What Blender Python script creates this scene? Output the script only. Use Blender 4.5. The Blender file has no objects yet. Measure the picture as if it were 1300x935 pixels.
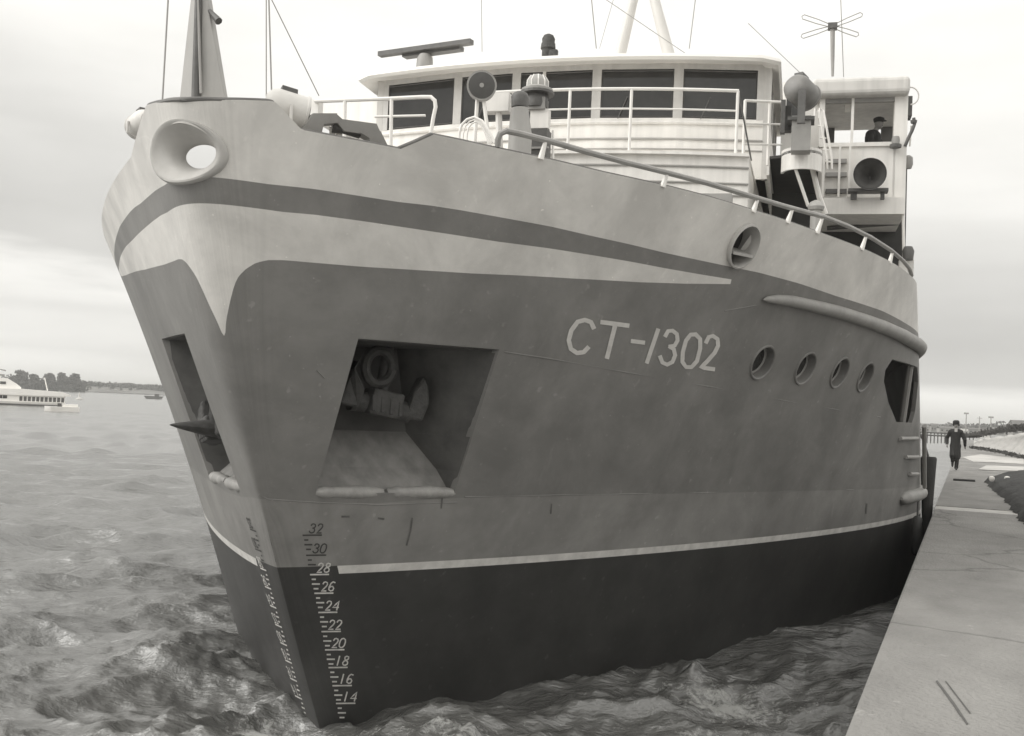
import bpy, math, random
import numpy as np
from mathutils import Vector, Matrix
random.seed(7); rng = np.random.RandomState(7)
SC = bpy.context.scene; COL = SC.collection

# ------------------------------------------------------------------ camera
F, CX, CY = 1350., 650., 467.5
ROLL, PITCH, YAW = math.radians(2.6), math.radians(2.06), math.radians(23.25)
CAM = np.array([0., 0., 3.38])
def ray(px, py):
    u = (px-CX)/F; v = -(py-CY)/F
    c, s = math.cos(ROLL), math.sin(ROLL)
    U = u*c-v*s; V = u*s+v*c
    d0, d1, d2 = U, math.cos(PITCH)-V*math.sin(PITCH), math.sin(PITCH)+V*math.cos(PITCH)
    cy, sy = math.cos(YAW), math.sin(YAW)
    return np.array([d0*cy-d1*sy, d0*sy+d1*cy, d2])
def proj(p):
    x, y, z = p[0]-CAM[0], p[1]-CAM[1], p[2]-CAM[2]
    cy, sy = math.cos(YAW), math.sin(YAW)
    X = x*cy+y*sy; D = -x*sy+y*cy
    d = D*math.cos(PITCH)+z*math.sin(PITCH); V = (-D*math.sin(PITCH)+z*math.cos(PITCH))/d; U = X/d
    c, s = math.cos(ROLL), math.sin(ROLL)
    return CX+F*(U*c+V*s), CY-F*(-U*s+V*c)
def ground(px, py, z=1.72):
    r = ray(px, py); return CAM+r*(z-CAM[2])/r[2]
def far(px, py, dist):                     # a point at a horizontal distance along a bearing
    r = ray(px, py); return CAM+r*dist/math.hypot(r[0], r[1])
cam = bpy.data.cameras.new('camera'); co = bpy.data.objects.new('camera', cam); COL.objects.link(co)
fw = Vector(ray(CX, CY)).normalized(); rt = (Vector(ray(CX+10, CY))-Vector(ray(CX, CY))).normalized(); up = rt.cross(fw)
M = Matrix((rt, up, -fw)).transposed().to_4x4(); M.translation = Vector(CAM); co.matrix_world = M
cam.sensor_width = 36; cam.lens = 36*F/1300; cam.clip_end = 60000; cam.clip_start = .1
SC.camera = co

# ------------------------------------------------------------------ world: bright layered overcast
W = bpy.data.worlds.new('World'); SC.world = W; W.use_nodes = True
nt = W.node_tree; nt.nodes.clear()
def N(t, nt_=None, **k):
    n = (nt_ or nt).nodes.new(t)
    for a, b in k.items(): setattr(n, a, b)
    return n
SUN_EL, SUN_AZ = math.radians(36), math.radians(-125)      # azimuth measured from +Y towards +X
sky = N('ShaderNodeTexSky', sky_type='NISHITA', sun_disc=False, sun_elevation=SUN_EL, sun_rotation=SUN_AZ, air_density=1.0, dust_density=3.0)
bw = N('ShaderNodeRGBToBW'); nt.links.new(sky.outputs[0], bw.inputs[0])
tc = N('ShaderNodeTexCoord')
sx = N('ShaderNodeSeparateXYZ'); nt.links.new(tc.outputs['Generated'], sx.inputs[0])
mp = N('ShaderNodeMapping'); mp.inputs['Scale'].default_value = (1.2, 1.2, 9.0); nt.links.new(tc.outputs['Generated'], mp.inputs[0])
no = N('ShaderNodeTexNoise'); no.inputs['Scale'].default_value = 1.7; no.inputs['Detail'].default_value = 6; no.inputs['Roughness'].default_value = .55
nt.links.new(mp.outputs[0], no.inputs['Vector'])
ad = N('ShaderNodeMath', operation='MULTIPLY_ADD'); ad.inputs[1].default_value = .11; nt.links.new(no.outputs[0], ad.inputs[0])
nt.links.new(sx.outputs[2], ad.inputs[2])                # height in the sky, ragged by the cloud noise
ax = N('ShaderNodeMath', operation='MULTIPLY_ADD'); ax.inputs[1].default_value = .11; nt.links.new(sx.outputs[0], ax.inputs[0]); nt.links.new(ad.outputs[0], ax.inputs[2])
ay = N('ShaderNodeMath', operation='ADD'); ay.inputs[1].default_value = .11-.055; nt.links.new(ax.outputs[0], ay.inputs[0])
rp = N('ShaderNodeValToRGB'); nt.links.new(ay.outputs[0], rp.inputs[0])
E_ = rp.color_ramp.elements
def g(v): return (v, v*.985, v*.94, 1)
SKYSTOPS = [(0.0, .66), (.045, .74), (.062, .62), (.085, .68), (.10, .64), (.122, .76), (.14, .50), (.18, .47), (.24, .53), (.32, .68), (.40, .78), (.50, .92), (.70, 1.0), (1.0, 1.0)]
while len(E_) < len(SKYSTOPS): E_.new(.5)
for e, (p, v) in zip(E_, SKYSTOPS): e.position = p; e.color = g(v)
mx = N('ShaderNodeMix', data_type='RGBA'); mx.inputs[0].default_value = .08
sc_ = N('ShaderNodeVectorMath', operation='SCALE'); sc_.inputs['Scale'].default_value = 9.5; nt.links.new(rp.outputs[0], sc_.inputs[0])
nt.links.new(sc_.outputs[0], mx.inputs[6]); nt.links.new(bw.outputs[0], mx.inputs[7])
nl = N('ShaderNodeTexNoise'); nl.inputs['Scale'].default_value = 2.6; nl.inputs['Detail'].default_value = 5; mp3 = N('ShaderNodeMapping'); mp3.inputs['Scale'].default_value = (1, 1, 3.2); nt.links.new(tc.outputs['Generated'], mp3.inputs[0]); nt.links.new(mp3.outputs[0], nl.inputs['Vector'])
ml = N('ShaderNodeMapRange'); ml.inputs[1].default_value = .3; ml.inputs[2].default_value = .7; ml.inputs[3].default_value = .88; ml.inputs[4].default_value = 1.14; nt.links.new(nl.outputs[0], ml.inputs[0])
mz = N('ShaderNodeVectorMath', operation='SCALE'); nt.links.new(mx.outputs[2], mz.inputs[0]); nt.links.new(ml.outputs[0], mz.inputs['Scale'])
bg = N('ShaderNodeBackground'); bg.inputs[1].default_value = .1; nt.links.new(mz.outputs[0], bg.inputs[0])
wo = N('ShaderNodeOutputWorld'); nt.links.new(bg.outputs[0], wo.inputs[0])

sl = bpy.data.lights.new('sun', 'SUN'); sl.energy = 1.4; sl.angle = math.radians(45); sl.color = (1, .985, .95)
so = bpy.data.objects.new('sun', sl); COL.objects.link(so)
sd = Vector((math.sin(SUN_AZ)*math.cos(SUN_EL), math.cos(SUN_AZ)*math.cos(SUN_EL), math.sin(SUN_EL)))
so.rotation_euler = sd.to_track_quat('Z', 'Y').to_euler(); so.location = (0, 0, 60)
SC.view_settings.view_transform = 'Standard'; SC.view_settings.look = 'None'
SC.view_settings.exposure = 0.6; SC.view_settings.gamma = 1.0

# ------------------------------------------------------------------ materials
MATS = {}
def mat(name, base, rough=.6, var=.12, scale=2.5, bump=.0, bscale=8., streak=0., spec=.5, metal=0., stretch=(1, 1, 1), spots=0., uv=False, cracks=0.):
    if name in MATS: return MATS[name]
    m = bpy.data.materials.new(name); m.use_nodes = True; t = m.node_tree
    b = t.nodes['Principled BSDF']; b.inputs['Roughness'].default_value = rough; b.inputs['Metallic'].default_value = metal
    b.inputs['Specular IOR Level'].default_value = spec
    tcn = N('ShaderNodeTexCoord', t); mpn = N('ShaderNodeMapping', t); mpn.inputs['Scale'].default_value = stretch
    t.links.new(tcn.outputs['Object'], mpn.inputs[0])
    n1 = N('ShaderNodeTexNoise', t); n1.inputs['Scale'].default_value = scale; n1.inputs['Detail'].default_value = 7; n1.inputs['Roughness'].default_value = .62
    t.links.new(mpn.outputs[0], n1.inputs['Vector'])
    mr = N('ShaderNodeMapRange', t); mr.inputs[1].default_value = .3; mr.inputs[2].default_value = .7
    mr.inputs[3].default_value = 1-var; mr.inputs[4].default_value = 1+var; t.links.new(n1.outputs[0], mr.inputs[0])
    val = mr.outputs[0]
    if streak:
        mp2 = N('ShaderNodeMapping', t); mp2.inputs['Scale'].default_value = (5, .35, 1) if uv else (7, 7, .45); t.links.new(tcn.outputs['UV' if uv else 'Object'], mp2.inputs[0])
        n2 = N('ShaderNodeTexNoise', t); n2.inputs['Scale'].default_value = 1.; n2.inputs['Detail'].default_value = 4; t.links.new(mp2.outputs[0], n2.inputs['Vector'])
        r2 = N('ShaderNodeMapRange', t); r2.inputs[1].default_value = .38; r2.inputs[2].default_value = .68; r2.inputs[3].default_value = 1+streak*.5; r2.inputs[4].default_value = 1-streak
        t.links.new(n2.outputs[0], r2.inputs[0]); mu = N('ShaderNodeMath', t, operation='MULTIPLY'); t.links.new(val, mu.inputs[0]); t.links.new(r2.outputs[0], mu.inputs[1]); val = mu.outputs[0]
    if uv:
        mp5 = N('ShaderNodeMapping', t); mp5.inputs['Scale'].default_value = (9., .9, 1); t.links.new(tcn.outputs['UV'], mp5.inputs[0])
        n5 = N('ShaderNodeTexNoise', t); n5.inputs['Scale'].default_value = 1.; n5.inputs['Detail'].default_value = 8; n5.inputs['Roughness'].default_value = .7; t.links.new(mp5.outputs[0], n5.inputs['Vector'])
        r5 = N('ShaderNodeMapRange', t); r5.inputs[1].default_value = .62; r5.inputs[2].default_value = .70; r5.inputs[3].default_value = 1.; r5.inputs[4].default_value = 1.16
        t.links.new(n5.outputs[0], r5.inputs[0]); mu = N('ShaderNodeMath', t, operation='MULTIPLY'); t.links.new(val, mu.inputs[0]); t.links.new(r5.outputs[0], mu.inputs[1]); val = mu.outputs[0]
        n6 = N('ShaderNodeTexNoise', t); n6.inputs['Scale'].default_value = .8; n6.inputs['Detail'].default_value = 9; n6.inputs['Roughness'].default_value = .68; n6.inputs['Distortion'].default_value = .4; t.links.new(tcn.outputs['Object'], n6.inputs['Vector'])
        r6 = N('ShaderNodeMapRange', t); r6.inputs[1].default_value = .38; r6.inputs[2].default_value = .62; r6.inputs[3].default_value = .86; r6.inputs[4].default_value = 1.12
        t.links.new(n6.outputs[0], r6.inputs[0]); mu = N('ShaderNodeMath', t, operation='MULTIPLY'); t.links.new(val, mu.inputs[0]); t.links.new(r6.outputs[0], mu.inputs[1]); val = mu.outputs[0]
        n7 = N('ShaderNodeTexNoise', t); n7.inputs['Scale'].default_value = 26.; n7.inputs['Detail'].default_value = 3; t.links.new(tcn.outputs['Object'], n7.inputs['Vector'])
        r7 = N('ShaderNodeMapRange', t); r7.inputs[1].default_value = .72; r7.inputs[2].default_value = .77; r7.inputs[3].default_value = 1.; r7.inputs[4].default_value = 1.5
        t.links.new(n7.outputs[0], r7.inputs[0]); mu = N('ShaderNodeMath', t, operation='MULTIPLY'); t.links.new(val, mu.inputs[0]); t.links.new(r7.outputs[0], mu.inputs[1]); val = mu.outputs[0]
    if cracks:
        v8 = N('ShaderNodeTexVoronoi', t, feature='DISTANCE_TO_EDGE'); v8.inputs['Scale'].default_value = cracks; n8 = N('ShaderNodeTexNoise', t); n8.inputs['Scale'].default_value = 2.2; n8.inputs['Detail'].default_value = 6
        t.links.new(tcn.outputs['Object'], n8.inputs['Vector']); m8 = N('ShaderNodeMix', t, data_type='RGBA'); m8.inputs[0].default_value = .25; t.links.new(tcn.outputs['Object'], m8.inputs[6]); t.links.new(n8.outputs[1], m8.inputs[7]); t.links.new(m8.outputs[2], v8.inputs['Vector'])
        r8 = N('ShaderNodeMapRange', t); r8.inputs[1].default_value = .0; r8.inputs[2].default_value = .012; r8.inputs[3].default_value = .62; r8.inputs[4].default_value = 1.
        t.links.new(v8.outputs[0], r8.inputs[0]); mu = N('ShaderNodeMath', t, operation='MULTIPLY'); t.links.new(val, mu.inputs[0]); t.links.new(r8.outputs[0], mu.inputs[1]); val = mu.outputs[0]
    if spots:
        n4 = N('ShaderNodeTexNoise', t); n4.inputs['Scale'].default_value = 9.; n4.inputs['Detail'].default_value = 5; t.links.new(tcn.outputs['Object'], n4.inputs['Vector'])
        r4 = N('ShaderNodeMapRange', t); r4.inputs[1].default_value = .66; r4.inputs[2].default_value = .74; r4.inputs[3].default_value = 1.; r4.inputs[4].default_value = 1+spots
        t.links.new(n4.outputs[0], r4.inputs[0]); mu = N('ShaderNodeMath', t, operation='MULTIPLY'); t.links.new(val, mu.inputs[0]); t.links.new(r4.outputs[0], mu.inputs[1]); val = mu.outputs[0]
    vm = N('ShaderNodeVectorMath', t, operation='SCALE'); vm.inputs[0].default_value = (base, base*.973, base*.928); t.links.new(val, vm.inputs['Scale'])
    t.links.new(vm.outputs[0], b.inputs['Base Color'])
    if bump:
        n3 = N('ShaderNodeTexNoise', t); n3.inputs['Scale'].default_value = bscale; n3.inputs['Detail'].default_value = 6; t.links.new(tcn.outputs['Object'], n3.inputs['Vector'])
        bn = N('ShaderNodeBump', t); bn.inputs['Strength'].default_value = bump; bn.inputs['Distance'].default_value = .05; t.links.new(n3.outputs[0], bn.inputs['Height']); t.links.new(bn.outputs[0], b.inputs['Normal'])
    MATS[name] = m; return m
LIGHT = mat('pale_hull_paint', .62, .5, .07, 1.6, .22, 1.3, streak=.05, spots=.10, uv=True)
DARK = mat('grey_hull_paint', .192, .5, .13, 1.4, .22, 1.3, streak=.07, spots=.30, uv=True)
BOOT = mat('black_boot_paint', .045, .5, .16, 2., .15, 1.5, streak=.10, spots=.6, uv=True)
STRIPE = mat('white_line_paint', .60, .6, .18, 5.)
WHITE = mat('white_paint', .80, .5, .05, 2., streak=.08)
WHITE2 = mat('white_rail_paint', .80, .5, .06, 5.)
EAVE_SHADE = mat('eave_shaded_white', .56, .55, .08, 4., streak=.08)  # white frames made greyer, the eave's shade put into their colour
GREY = mat('mid_grey_paint', .30, .55, .12, 3.)
STEEL = mat('dark_steel', .10, .5, .2, 6., .1, 20.)
RUST = mat('worn_steel', .06, .7, .35, 9., .3, 18.)
BLACK = mat('black_rubber', .03, .75, .2, 6., .2, 20.)
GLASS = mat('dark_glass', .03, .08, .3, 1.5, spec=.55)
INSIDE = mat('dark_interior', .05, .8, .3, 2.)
TEXTP = mat('painted_lettering', .56, .6, .10, 10.)
TEXTD = mat('dark_lettering', .055, .6, .10, 10.)
TEXTW = mat('white_lettering', .60, .6, .20, 12.)

# ------------------------------------------------------------------ mesh helpers
def nrm(v): v = np.asarray(v, float); return v/np.linalg.norm(v)
class MB:
    def __init__(s): s.v = []; s.f = []; s.m = []
    def add(s, vs, fs, mi=0):
        o = len(s.v); s.v += [tuple(map(float, p)) for p in vs]; s.f += [tuple(i+o for i in f) for f in fs]; s.m += [mi]*len(fs); return s
    def box(s, c, size, X=(1, 0, 0), Y=(0, 1, 0), Z=(0, 0, 1), mi=0, taper=1.):
        c = np.asarray(c, float); X, Y, Z = nrm(X), nrm(Y), nrm(Z); a, b, d = np.asarray(size)/2.
        vs = []
        for k in (-1, 1):
            t = taper if k > 0 else 1.
            for i, j in ((-1, -1), (1, -1), (1, 1), (-1, 1)): vs.append(c+X*a*i*t+Y*b*j*t+Z*d*k)
        return s.add(vs, [(3, 2, 1, 0), (4, 5, 6, 7), (0, 1, 5, 4), (1, 2, 6, 5), (2, 3, 7, 6), (3, 0, 4, 7)], mi)
    def tube(s, pts, r, n=8, cap=True, mi=0):
        pts = [np.asarray(p, float) for p in pts]; rs = r if hasattr(r, '__len__') else [r]*len(pts)
        ref = None; vs = []
        for i, p in enumerate(pts):
            a = pts[max(0, i-1)]; b = pts[min(len(pts)-1, i+1)]; t = nrm(b-a)
            if ref is None: ref = nrm(np.cross(t, (0, 0, 1) if abs(t[2]) < .9 else (1, 0, 0)))
            ref = nrm(ref-t*np.dot(ref, t)); bi = np.cross(t, ref)
            for k in range(n):
                q = 2*math.pi*k/n; vs.append(p+(ref*math.cos(q)+bi*math.sin(q))*rs[i])
        fs = [(i*n+k, i*n+(k+1) % n, (i+1)*n+(k+1) % n, (i+1)*n+k) for i in range(len(pts)-1) for k in range(n)]
        if cap: fs += [tuple(range(n))[::-1], tuple((len(pts)-1)*n+k for k in range(n))]
        return s.add(vs, fs, mi)
    def lathe(s, prof, o, A, n=24, sx=1., sy=1., X=None, mi=0, cap=True):   # prof: (r, h) along axis A
        o = np.asarray(o, float); A = nrm(A)
        X = nrm(np.cross((0, 0, 1), A)) if X is None and abs(A[2]) < .95 else nrm(X if X is not None else (1, 0, 0)); Y = np.cross(A, X)
        vs = [o+A*h+X*r*sx*math.cos(2*math.pi*k/n)+Y*r*sy*math.sin(2*math.pi*k/n) for r, h in prof for k in range(n)]
        fs = [(i*n+k, i*n+(k+1) % n, (i+1)*n+(k+1) % n, (i+1)*n+k) for i in range(len(prof)-1) for k in range(n)]
        if cap: fs += [tuple(range(n))[::-1], tuple((len(prof)-1)*n+k for k in range(n))]
        return s.add(vs, fs, mi)
    def prism(s, poly, d, mi=0):            # poly: 3D loop, d: extrusion vector
        n = len(poly); a = [np.asarray(p, float) for p in poly]; b = [p+np.asarray(d, float) for p in a]
        return s.add(a+b, [tuple(range(n))[::-1], tuple(range(n, 2*n))]+[(i, (i+1) % n, n+(i+1) % n, n+i) for i in range(n)], mi)
    def build(s, name, mats, parent=None, smooth=False, **props):
        me = bpy.data.meshes.new(name); me.from_pydata(s.v, [], s.f)
        for m in (mats if isinstance(mats, (list, tuple)) else [mats]): me.materials.append(m)
        if any(s.m): me.polygons.foreach_set('material_index', s.m)
        if smooth: me.shade_smooth(); me.set_sharp_from_angle(angle=math.radians(38))
        me.update(); o = bpy.data.objects.new(name, me); COL.objects.link(o); o.parent = parent
        for k, v in props.items(): o[k] = v
        return o
def empty(name, loc=(0, 0, 0), rz=0., **props):
    o = bpy.data.objects.new(name, None); COL.objects.link(o); o.location = loc; o.rotation_euler = (0, 0, rz); o.empty_display_size = .3
    for k, v in props.items(): o[k] = v
    return o
def cutter(mb):
    o = mb.build('cut', DARK); import bmesh
    bm = bmesh.new(); bm.from_mesh(o.data); bmesh.ops.recalc_face_normals(bm, faces=bm.faces); bm.to_mesh(o.data); bm.free(); return o
def bake(o, mods):
    dg = bpy.context.evaluated_depsgraph_get(); dg.update()
    me = bpy.data.meshes.new_from_object(o.evaluated_get(dg)); o.modifiers.clear(); old = o.data; o.data = me; return o

# ------------------------------------------------------------------ the hull's form
Q = [-6.40681, 0.14114, 15.05942, -2.60134, -2.83688, 7.83562, -0.77941, -0.35479, 1.47187, -0.06158, 0.07052, 0.86042, 0.10307, -0.06393, 5.884, -0.12777, -0.1521, 10.09809, -3.83564, 0.17937, 0.43646]
XC, PSI = Q[0], Q[1]; Y0 = 9.2
def poly(c, z):
    t = z/6.; return sum(ci*t**i for i, ci in enumerate(c))
S_END0, S_END1 = 27., 38.
def hb(s, z):
    zc = np.clip(z, -1, 7)
    L, B, n, m = poly(Q[2:5], zc), poly(Q[5:8], zc), poly(Q[8:11], zc), poly(Q[11:14], zc)
    t = np.clip(s/L, 0, 1); b = B*np.clip(1-(1-t)**n, 0, 1)**m
    Rn = .30*np.clip((zc-2.1)/2.6, 0, 1)+.004; b = np.sqrt(b*b+2*Rn*np.maximum(s, 0)*np.exp(-np.maximum(s, 0)/(Rn*1.3)))
    e = np.clip((s-S_END0)/(S_END1-S_END0), 0, 1)
    return b*np.sqrt(np.clip(1-e**4, 0, 1))
def ysf(z): return poly(Q[17:21], z)
def hp(s, z, side=1):                       # ship coordinates (u to port, v aft, z up)
    s = np.asarray(s, float); z = np.asarray(z, float)+0*s
    return np.array([side*hb(s, z), ysf(z)+s-Y0, z])
CS, SN = math.cos(PSI), math.sin(PSI)
def to_world(p): return np.array([XC+p[0]*CS-p[1]*SN, Y0+p[0]*SN+p[1]*CS, p[2]])
def to_local_dir(d): return np.array([d[0]*CS+d[1]*SN, -d[0]*SN+d[1]*CS, d[2]])
CL = to_local_dir(CAM-np.array([XC, Y0, 0]))
def L(px, py, v):                           # where the sight line of a photo point meets the ship's frame v
    r = to_local_dir(ray(px, py)); return CL+r*(v-CL[1])/r[1]
def LU(px, py, u):
    r = to_local_dir(ray(px, py)); return CL+r*(u-CL[0])/r[0]
_sg = np.concatenate([np.linspace(0, 1, 40)**2*2, np.linspace(2.05, 20, 150)]); _zg = np.linspace(-.5, 7.2, 120)
_SS, _ZZ = np.meshgrid(_sg, _zg)
_hP = lambda a, b, sd_: hp(a, b, sd_)
def _vis(sd_):
    e = .01; P0 = hp(_SS.ravel(), _ZZ.ravel(), sd_); A = hp(_SS.ravel()+e, _ZZ.ravel(), sd_)-P0; B = hp(_SS.ravel(), _ZZ.ravel()+e, sd_)-P0
    n = np.cross(A.T, B.T); n *= np.sign(n[:, :1]*sd_+1e-12); return (n*(CL[None]-P0.T)).sum(1) > 0
_VM = {sd_: np.where(_vis(sd_), 0, 1e9) for sd_ in (1, -1)}
_GR = {sd_: np.array(proj(to_world(hp(_SS.ravel(), _ZZ.ravel(), sd_)))) for sd_ in (1, -1)}
def inv(px, py, side=1):                    # photo point -> (s, z) on the hull
    Gd = _GR[side]; k = np.argmin((Gd[0]-px)**2+(Gd[1]-py)**2+_VM[side]); s, z = _SS.ravel()[k], _ZZ.ravel()[k]
    best = (1e9, s, z)
    for _ in range(14):
        f = lambda a, b: np.array(proj(to_world(hp(a, b, side))))
        p0 = f(s, z); r = np.array([px, py])-p0
        if np.hypot(*r) < best[0]: best = (np.hypot(*r), s, z)
        if abs(r).max() < .02: break
        h = 1e-4; J = np.array([(f(s+h, z)-p0)/h, (f(s, z+h)-p0)/h]).T
        try: d = np.linalg.solve(J.T@J+np.eye(2)*1e-1, J.T@r)
        except Exception: break
        d = np.clip(d, -.12, .12); s = max(1e-3, s+d[0]); z = z+d[1]
    return best[1], best[2]
def hn(s, z, side=1):
    h = .03; s = max(s, .04); a = hp(s+h, z, side)-hp(s-h, z, side); b = hp(s, z+h, side)-hp(s, z-h, side)
    n = np.cross(a, b); n = n/np.linalg.norm(n)
    return n if n[0]*side > 0 else -n
def on(px, py, off=0., side=1):
    s, z = inv(px, py, side); return hp(s, z, side)+hn(s, z, side)*off
def curve(pts, side=1):
    q = sorted([inv(x, y, side) for x, y in pts]); t = np.sqrt([a for a, _ in q]); z = np.array([b for _, b in q])
    return t, z
def ev(c, s):
    t = np.sqrt(s)
    if t > c[0][-1]: return c[1][-1]+(c[1][-1]-c[1][-4])/(c[0][-1]-c[0][-4])*(min(t, c[0][-1]+.5)-c[0][-1])
    return float(np.interp(t, c[0], c[1]))

BAND_T = curve([(250, 229), (270, 229), (300, 230), (340, 234), (400, 240.4), (450, 248), (504, 256.5), (545, 261), (584, 267), (640, 277), (700, 288), (752, 300), (800, 310.5), (845, 321.5), (880, 329), (932, 340), (962, 346), (1014, 360), (1061, 376), (1120, 395), (1150, 411)])
BAND_B = curve([(252, 265.5), (280, 266), (320, 267), (360, 269.5), (400, 273), (460, 281), (527, 291), (580, 299), (631, 307), (700, 316), (750, 324), (798, 332), (845, 341), (891, 349), (928, 355)])
LIGHT_B = curve([(283.5, 428), (284.5, 422), (287, 408), (290, 393), (294, 375), (298, 361), (303, 351), (312, 342), (325, 334), (340, 330.5), (360, 330.5), (400, 334), (460, 339), (527, 343), (600, 347.5), (660, 350), (730, 354), (810, 358.5), (870, 360.5), (928, 361)])
TOP = curve([(241, 126.5), (262, 126), (285, 127), (320, 127.5), (346, 128.5), (350, 130), (366, 147), (383, 165), (440, 176), (497, 187), (515, 190.5), (519, 190), (532, 179), (545, 170), (580, 177), (620, 186), (700, 203), (771, 220), (851, 237.5), (900, 250), (930, 259), (1000, 281), (1050, 299), (1100, 318), (1140, 338), (1157, 351)])
for _c in (BAND_T, BAND_B): _c[1][:3] = _c[1][3]
SEAM = curve([(353, 634), (400, 638), (480, 639), (590, 632), (700, 630), (800, 628), (900, 626), (1000, 624), (1080, 622), (1140, 620)])
S_TIP = inv(928, 358)[0]; S_STRIPE = inv(428, 718)[0]
s_a = np.concatenate([np.arange(0, .9, .03)**1.0, np.linspace(.9, 16, 130), np.linspace(16.4, S_END0, 14), S_END0+(S_END1-S_END0)*np.sin(np.linspace(.1, math.pi/2, 14))])
s_a[0] = 0
s_a = np.unique(np.concatenate([s_a, [.0008, .0035, .008, .015, .022, .045, .075, S_TIP, S_TIP+.004, S_STRIPE]]))
_sA, _sB = inv(348, 129)[0], inv(440, 176)[0]; _zB = ev(TOP, _sB)
def evtop(s, side):
    if side == 1: return ev(TOP, s)
    if s <= _sA: return ev(TOP, s)
    if s <= _sB+.25: return ev(TOP, _sA)+(_zB-.05-ev(TOP, _sA))*(s-_sA)/(_sB+.25-_sA)
    return min(_zB-.05-.03*(s-_sB), 9) if s < 7 else ev(TOP, s)
nz = [10, 1, 5, 13, 7, 5, 11]
def levels(s, side=1):
    b = ev(BAND_T, s); c5 = b
    c6 = max(evtop(s, side), b+.05)
    c4 = ev(BAND_B, s) if s <= S_TIP else b-.25
    c3 = ev(LIGHT_B, s) if s <= S_TIP else c4-.004
    c4 = min(c4, c5-.01); c3 = min(c3, c4-.004)
    return [-.6, 1.55, 1.64, float(np.clip(ev(SEAM, s), 1.9, 3.0)), c3, c4, c5, c6]
hull_root = empty('fishing_ship', (XC, Y0, 0), PSI, label='large grey steel fishing ship CT-1302 with white wheelhouse lying bow-on at the quay', category='ship')
hm = MB(); rows = sum(nz)+1; idx = {}
for side in (1, -1):
    for j, s in enumerate(s_a):
        lv = levels(s, side); zs = []
        for k, n_ in enumerate(nz): zs += list(np.linspace(lv[k], lv[k+1], n_+1)[:-1])
        zs.append(lv[-1])
        for i, z in enumerate(zs):
            if (j == 0 or j == len(s_a)-1) and side == -1: idx[(-1, j, i)] = idx[(1, j, i)]; continue
            p = hp(s, z, side)
            if j == len(s_a)-1: p[0] = 0
            idx[(side, j, i)] = len(hm.v); hm.v.append(tuple(p))
cum = np.cumsum([0]+nz)
for side in (1, -1):
    for j in range(len(s_a)-1):
        for i in range(rows-1):
            q = [idx[(side, j, i)], idx[(side, j+1, i)], idx[(side, j+1, i+1)], idx[(side, j, i+1)]]
            if side == -1: q = q[::-1]
            k = int(np.searchsorted(cum, i, 'right')-1)
            mi = {0: 2, 1: (3 if s_a[j] >= S_STRIPE-1e-6 else 2), 2: 5, 3: 1, 4: (0 if s_a[j] < S_TIP-1e-6 else 1), 5: 1, 6: 0}[k]
            hm.f.append(tuple(q)); hm.m.append(mi)
LOWER_GREY = mat('lower_grey_paint', .235, .55, .13, 1.4, .22, 1.3, streak=.09, spots=.25, uv=True)  # paler grey between the white line and the seam
hull = hm.build('hull', [LIGHT, DARK, BOOT, STRIPE, INSIDE, LOWER_GREY], hull_root, smooth=True)
uvl = hull.data.uv_layers.new(name='UVMap'); _vi = np.empty(len(hull.data.loops), np.int32); hull.data.loops.foreach_get('vertex_index', _vi)
_vc = np.array(hm.v); hull.data.update(); _nn = np.empty(len(hm.v)*3); hull.data.vertices.foreach_get('normal', _nn); _nn = _nn.reshape(-1, 3)
_uu = np.stack([9*np.arctan2(_nn[:, 0], -_nn[:, 1]), _vc[:, 2]], -1); uvl.data.foreach_set('uv', _uu[_vi].astype(np.float32).ravel())
so_ = hull.modifiers.new('s', 'SOLIDIFY'); so_.thickness = .07; so_.offset = -1; so_.use_even_offset = False
cuts = []
def cut(mb): cuts.append(cutter(mb)); cuts[-1].parent = hull_root
# centre lead, shoulder lead, portholes
LEAD_O = LU(245, 193, 0.); LEAD_Z = LEAD_O[2]
LEAD_V = hp(.0, LEAD_Z)[1]
_r, _l = hp(*inv(292, 192)), hp(*inv(196, 192, -1), -1); LRX, LRZ, LU0 = .395, .252, -.12
def vhull(lat, z):
    lo, hi = 0., 3.
    for _ in range(30):
        m_ = (lo+hi)/2
        if hb(m_, z) < abs(lat): lo = m_
        else: hi = m_
    return ysf(z)+lo-Y0
cut(MB().lathe([(.88, -.8), (.88, 1.5)], (LU0, LEAD_V, LEAD_Z), (0, 1, 0), 40, LRX, LRZ))
MASTP_ = mat('lead_paint', .45, .75, .1, 4.)
s1, z1 = inv(942, 312); c1 = hp(s1, z1); n1_ = hn(s1, z1)
cut(MB().lathe([(.235, -.4), (.235, .4)], c1, n1_, 32, 1.0, 1.12))
PORTS = [inv(968, 460.5), inv(1022.5, 468), inv(1066, 473.5), inv(1098.5, 479)]
for s, z in PORTS: cut(MB().lathe([(.215, -.3), (.215, .3)], hp(s, z), hn(s, z), 28))
# quarter opening near the side of the hull
so1, zo1 = inv(1124, 470); so2 = so1+2.3; zo_t, zo_b = inv(1135, 457)[1], inv(1138, 536)[1]; sA_ = inv(1133, 456)[0]; sB_ = inv(1138, 536)[0]; print('OPEN', so1, zo1, sA_, sB_, zo_t, zo_b)
OP = [hp(a, b) for a, b in ((sA_, zo_t), (so2-.3, zo_t-.02), (so2, zo_t-.25), (so2, zo_b+.2), (so2-.15, zo_b), (sB_, zo_b), (sB_-.12, zo_b+.06), (inv(1128, 512)[0], inv(1128, 512)[1]), (inv(1122, 484)[0], inv(1122, 484)[1]), (so1, zo1))]
on_ = hn(sB_+.4, zo1); on_[2] = 0; on_ = nrm(on_)
cut(MB().prism([p+on_*.45 for p in OP], -on_*1.1))
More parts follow.
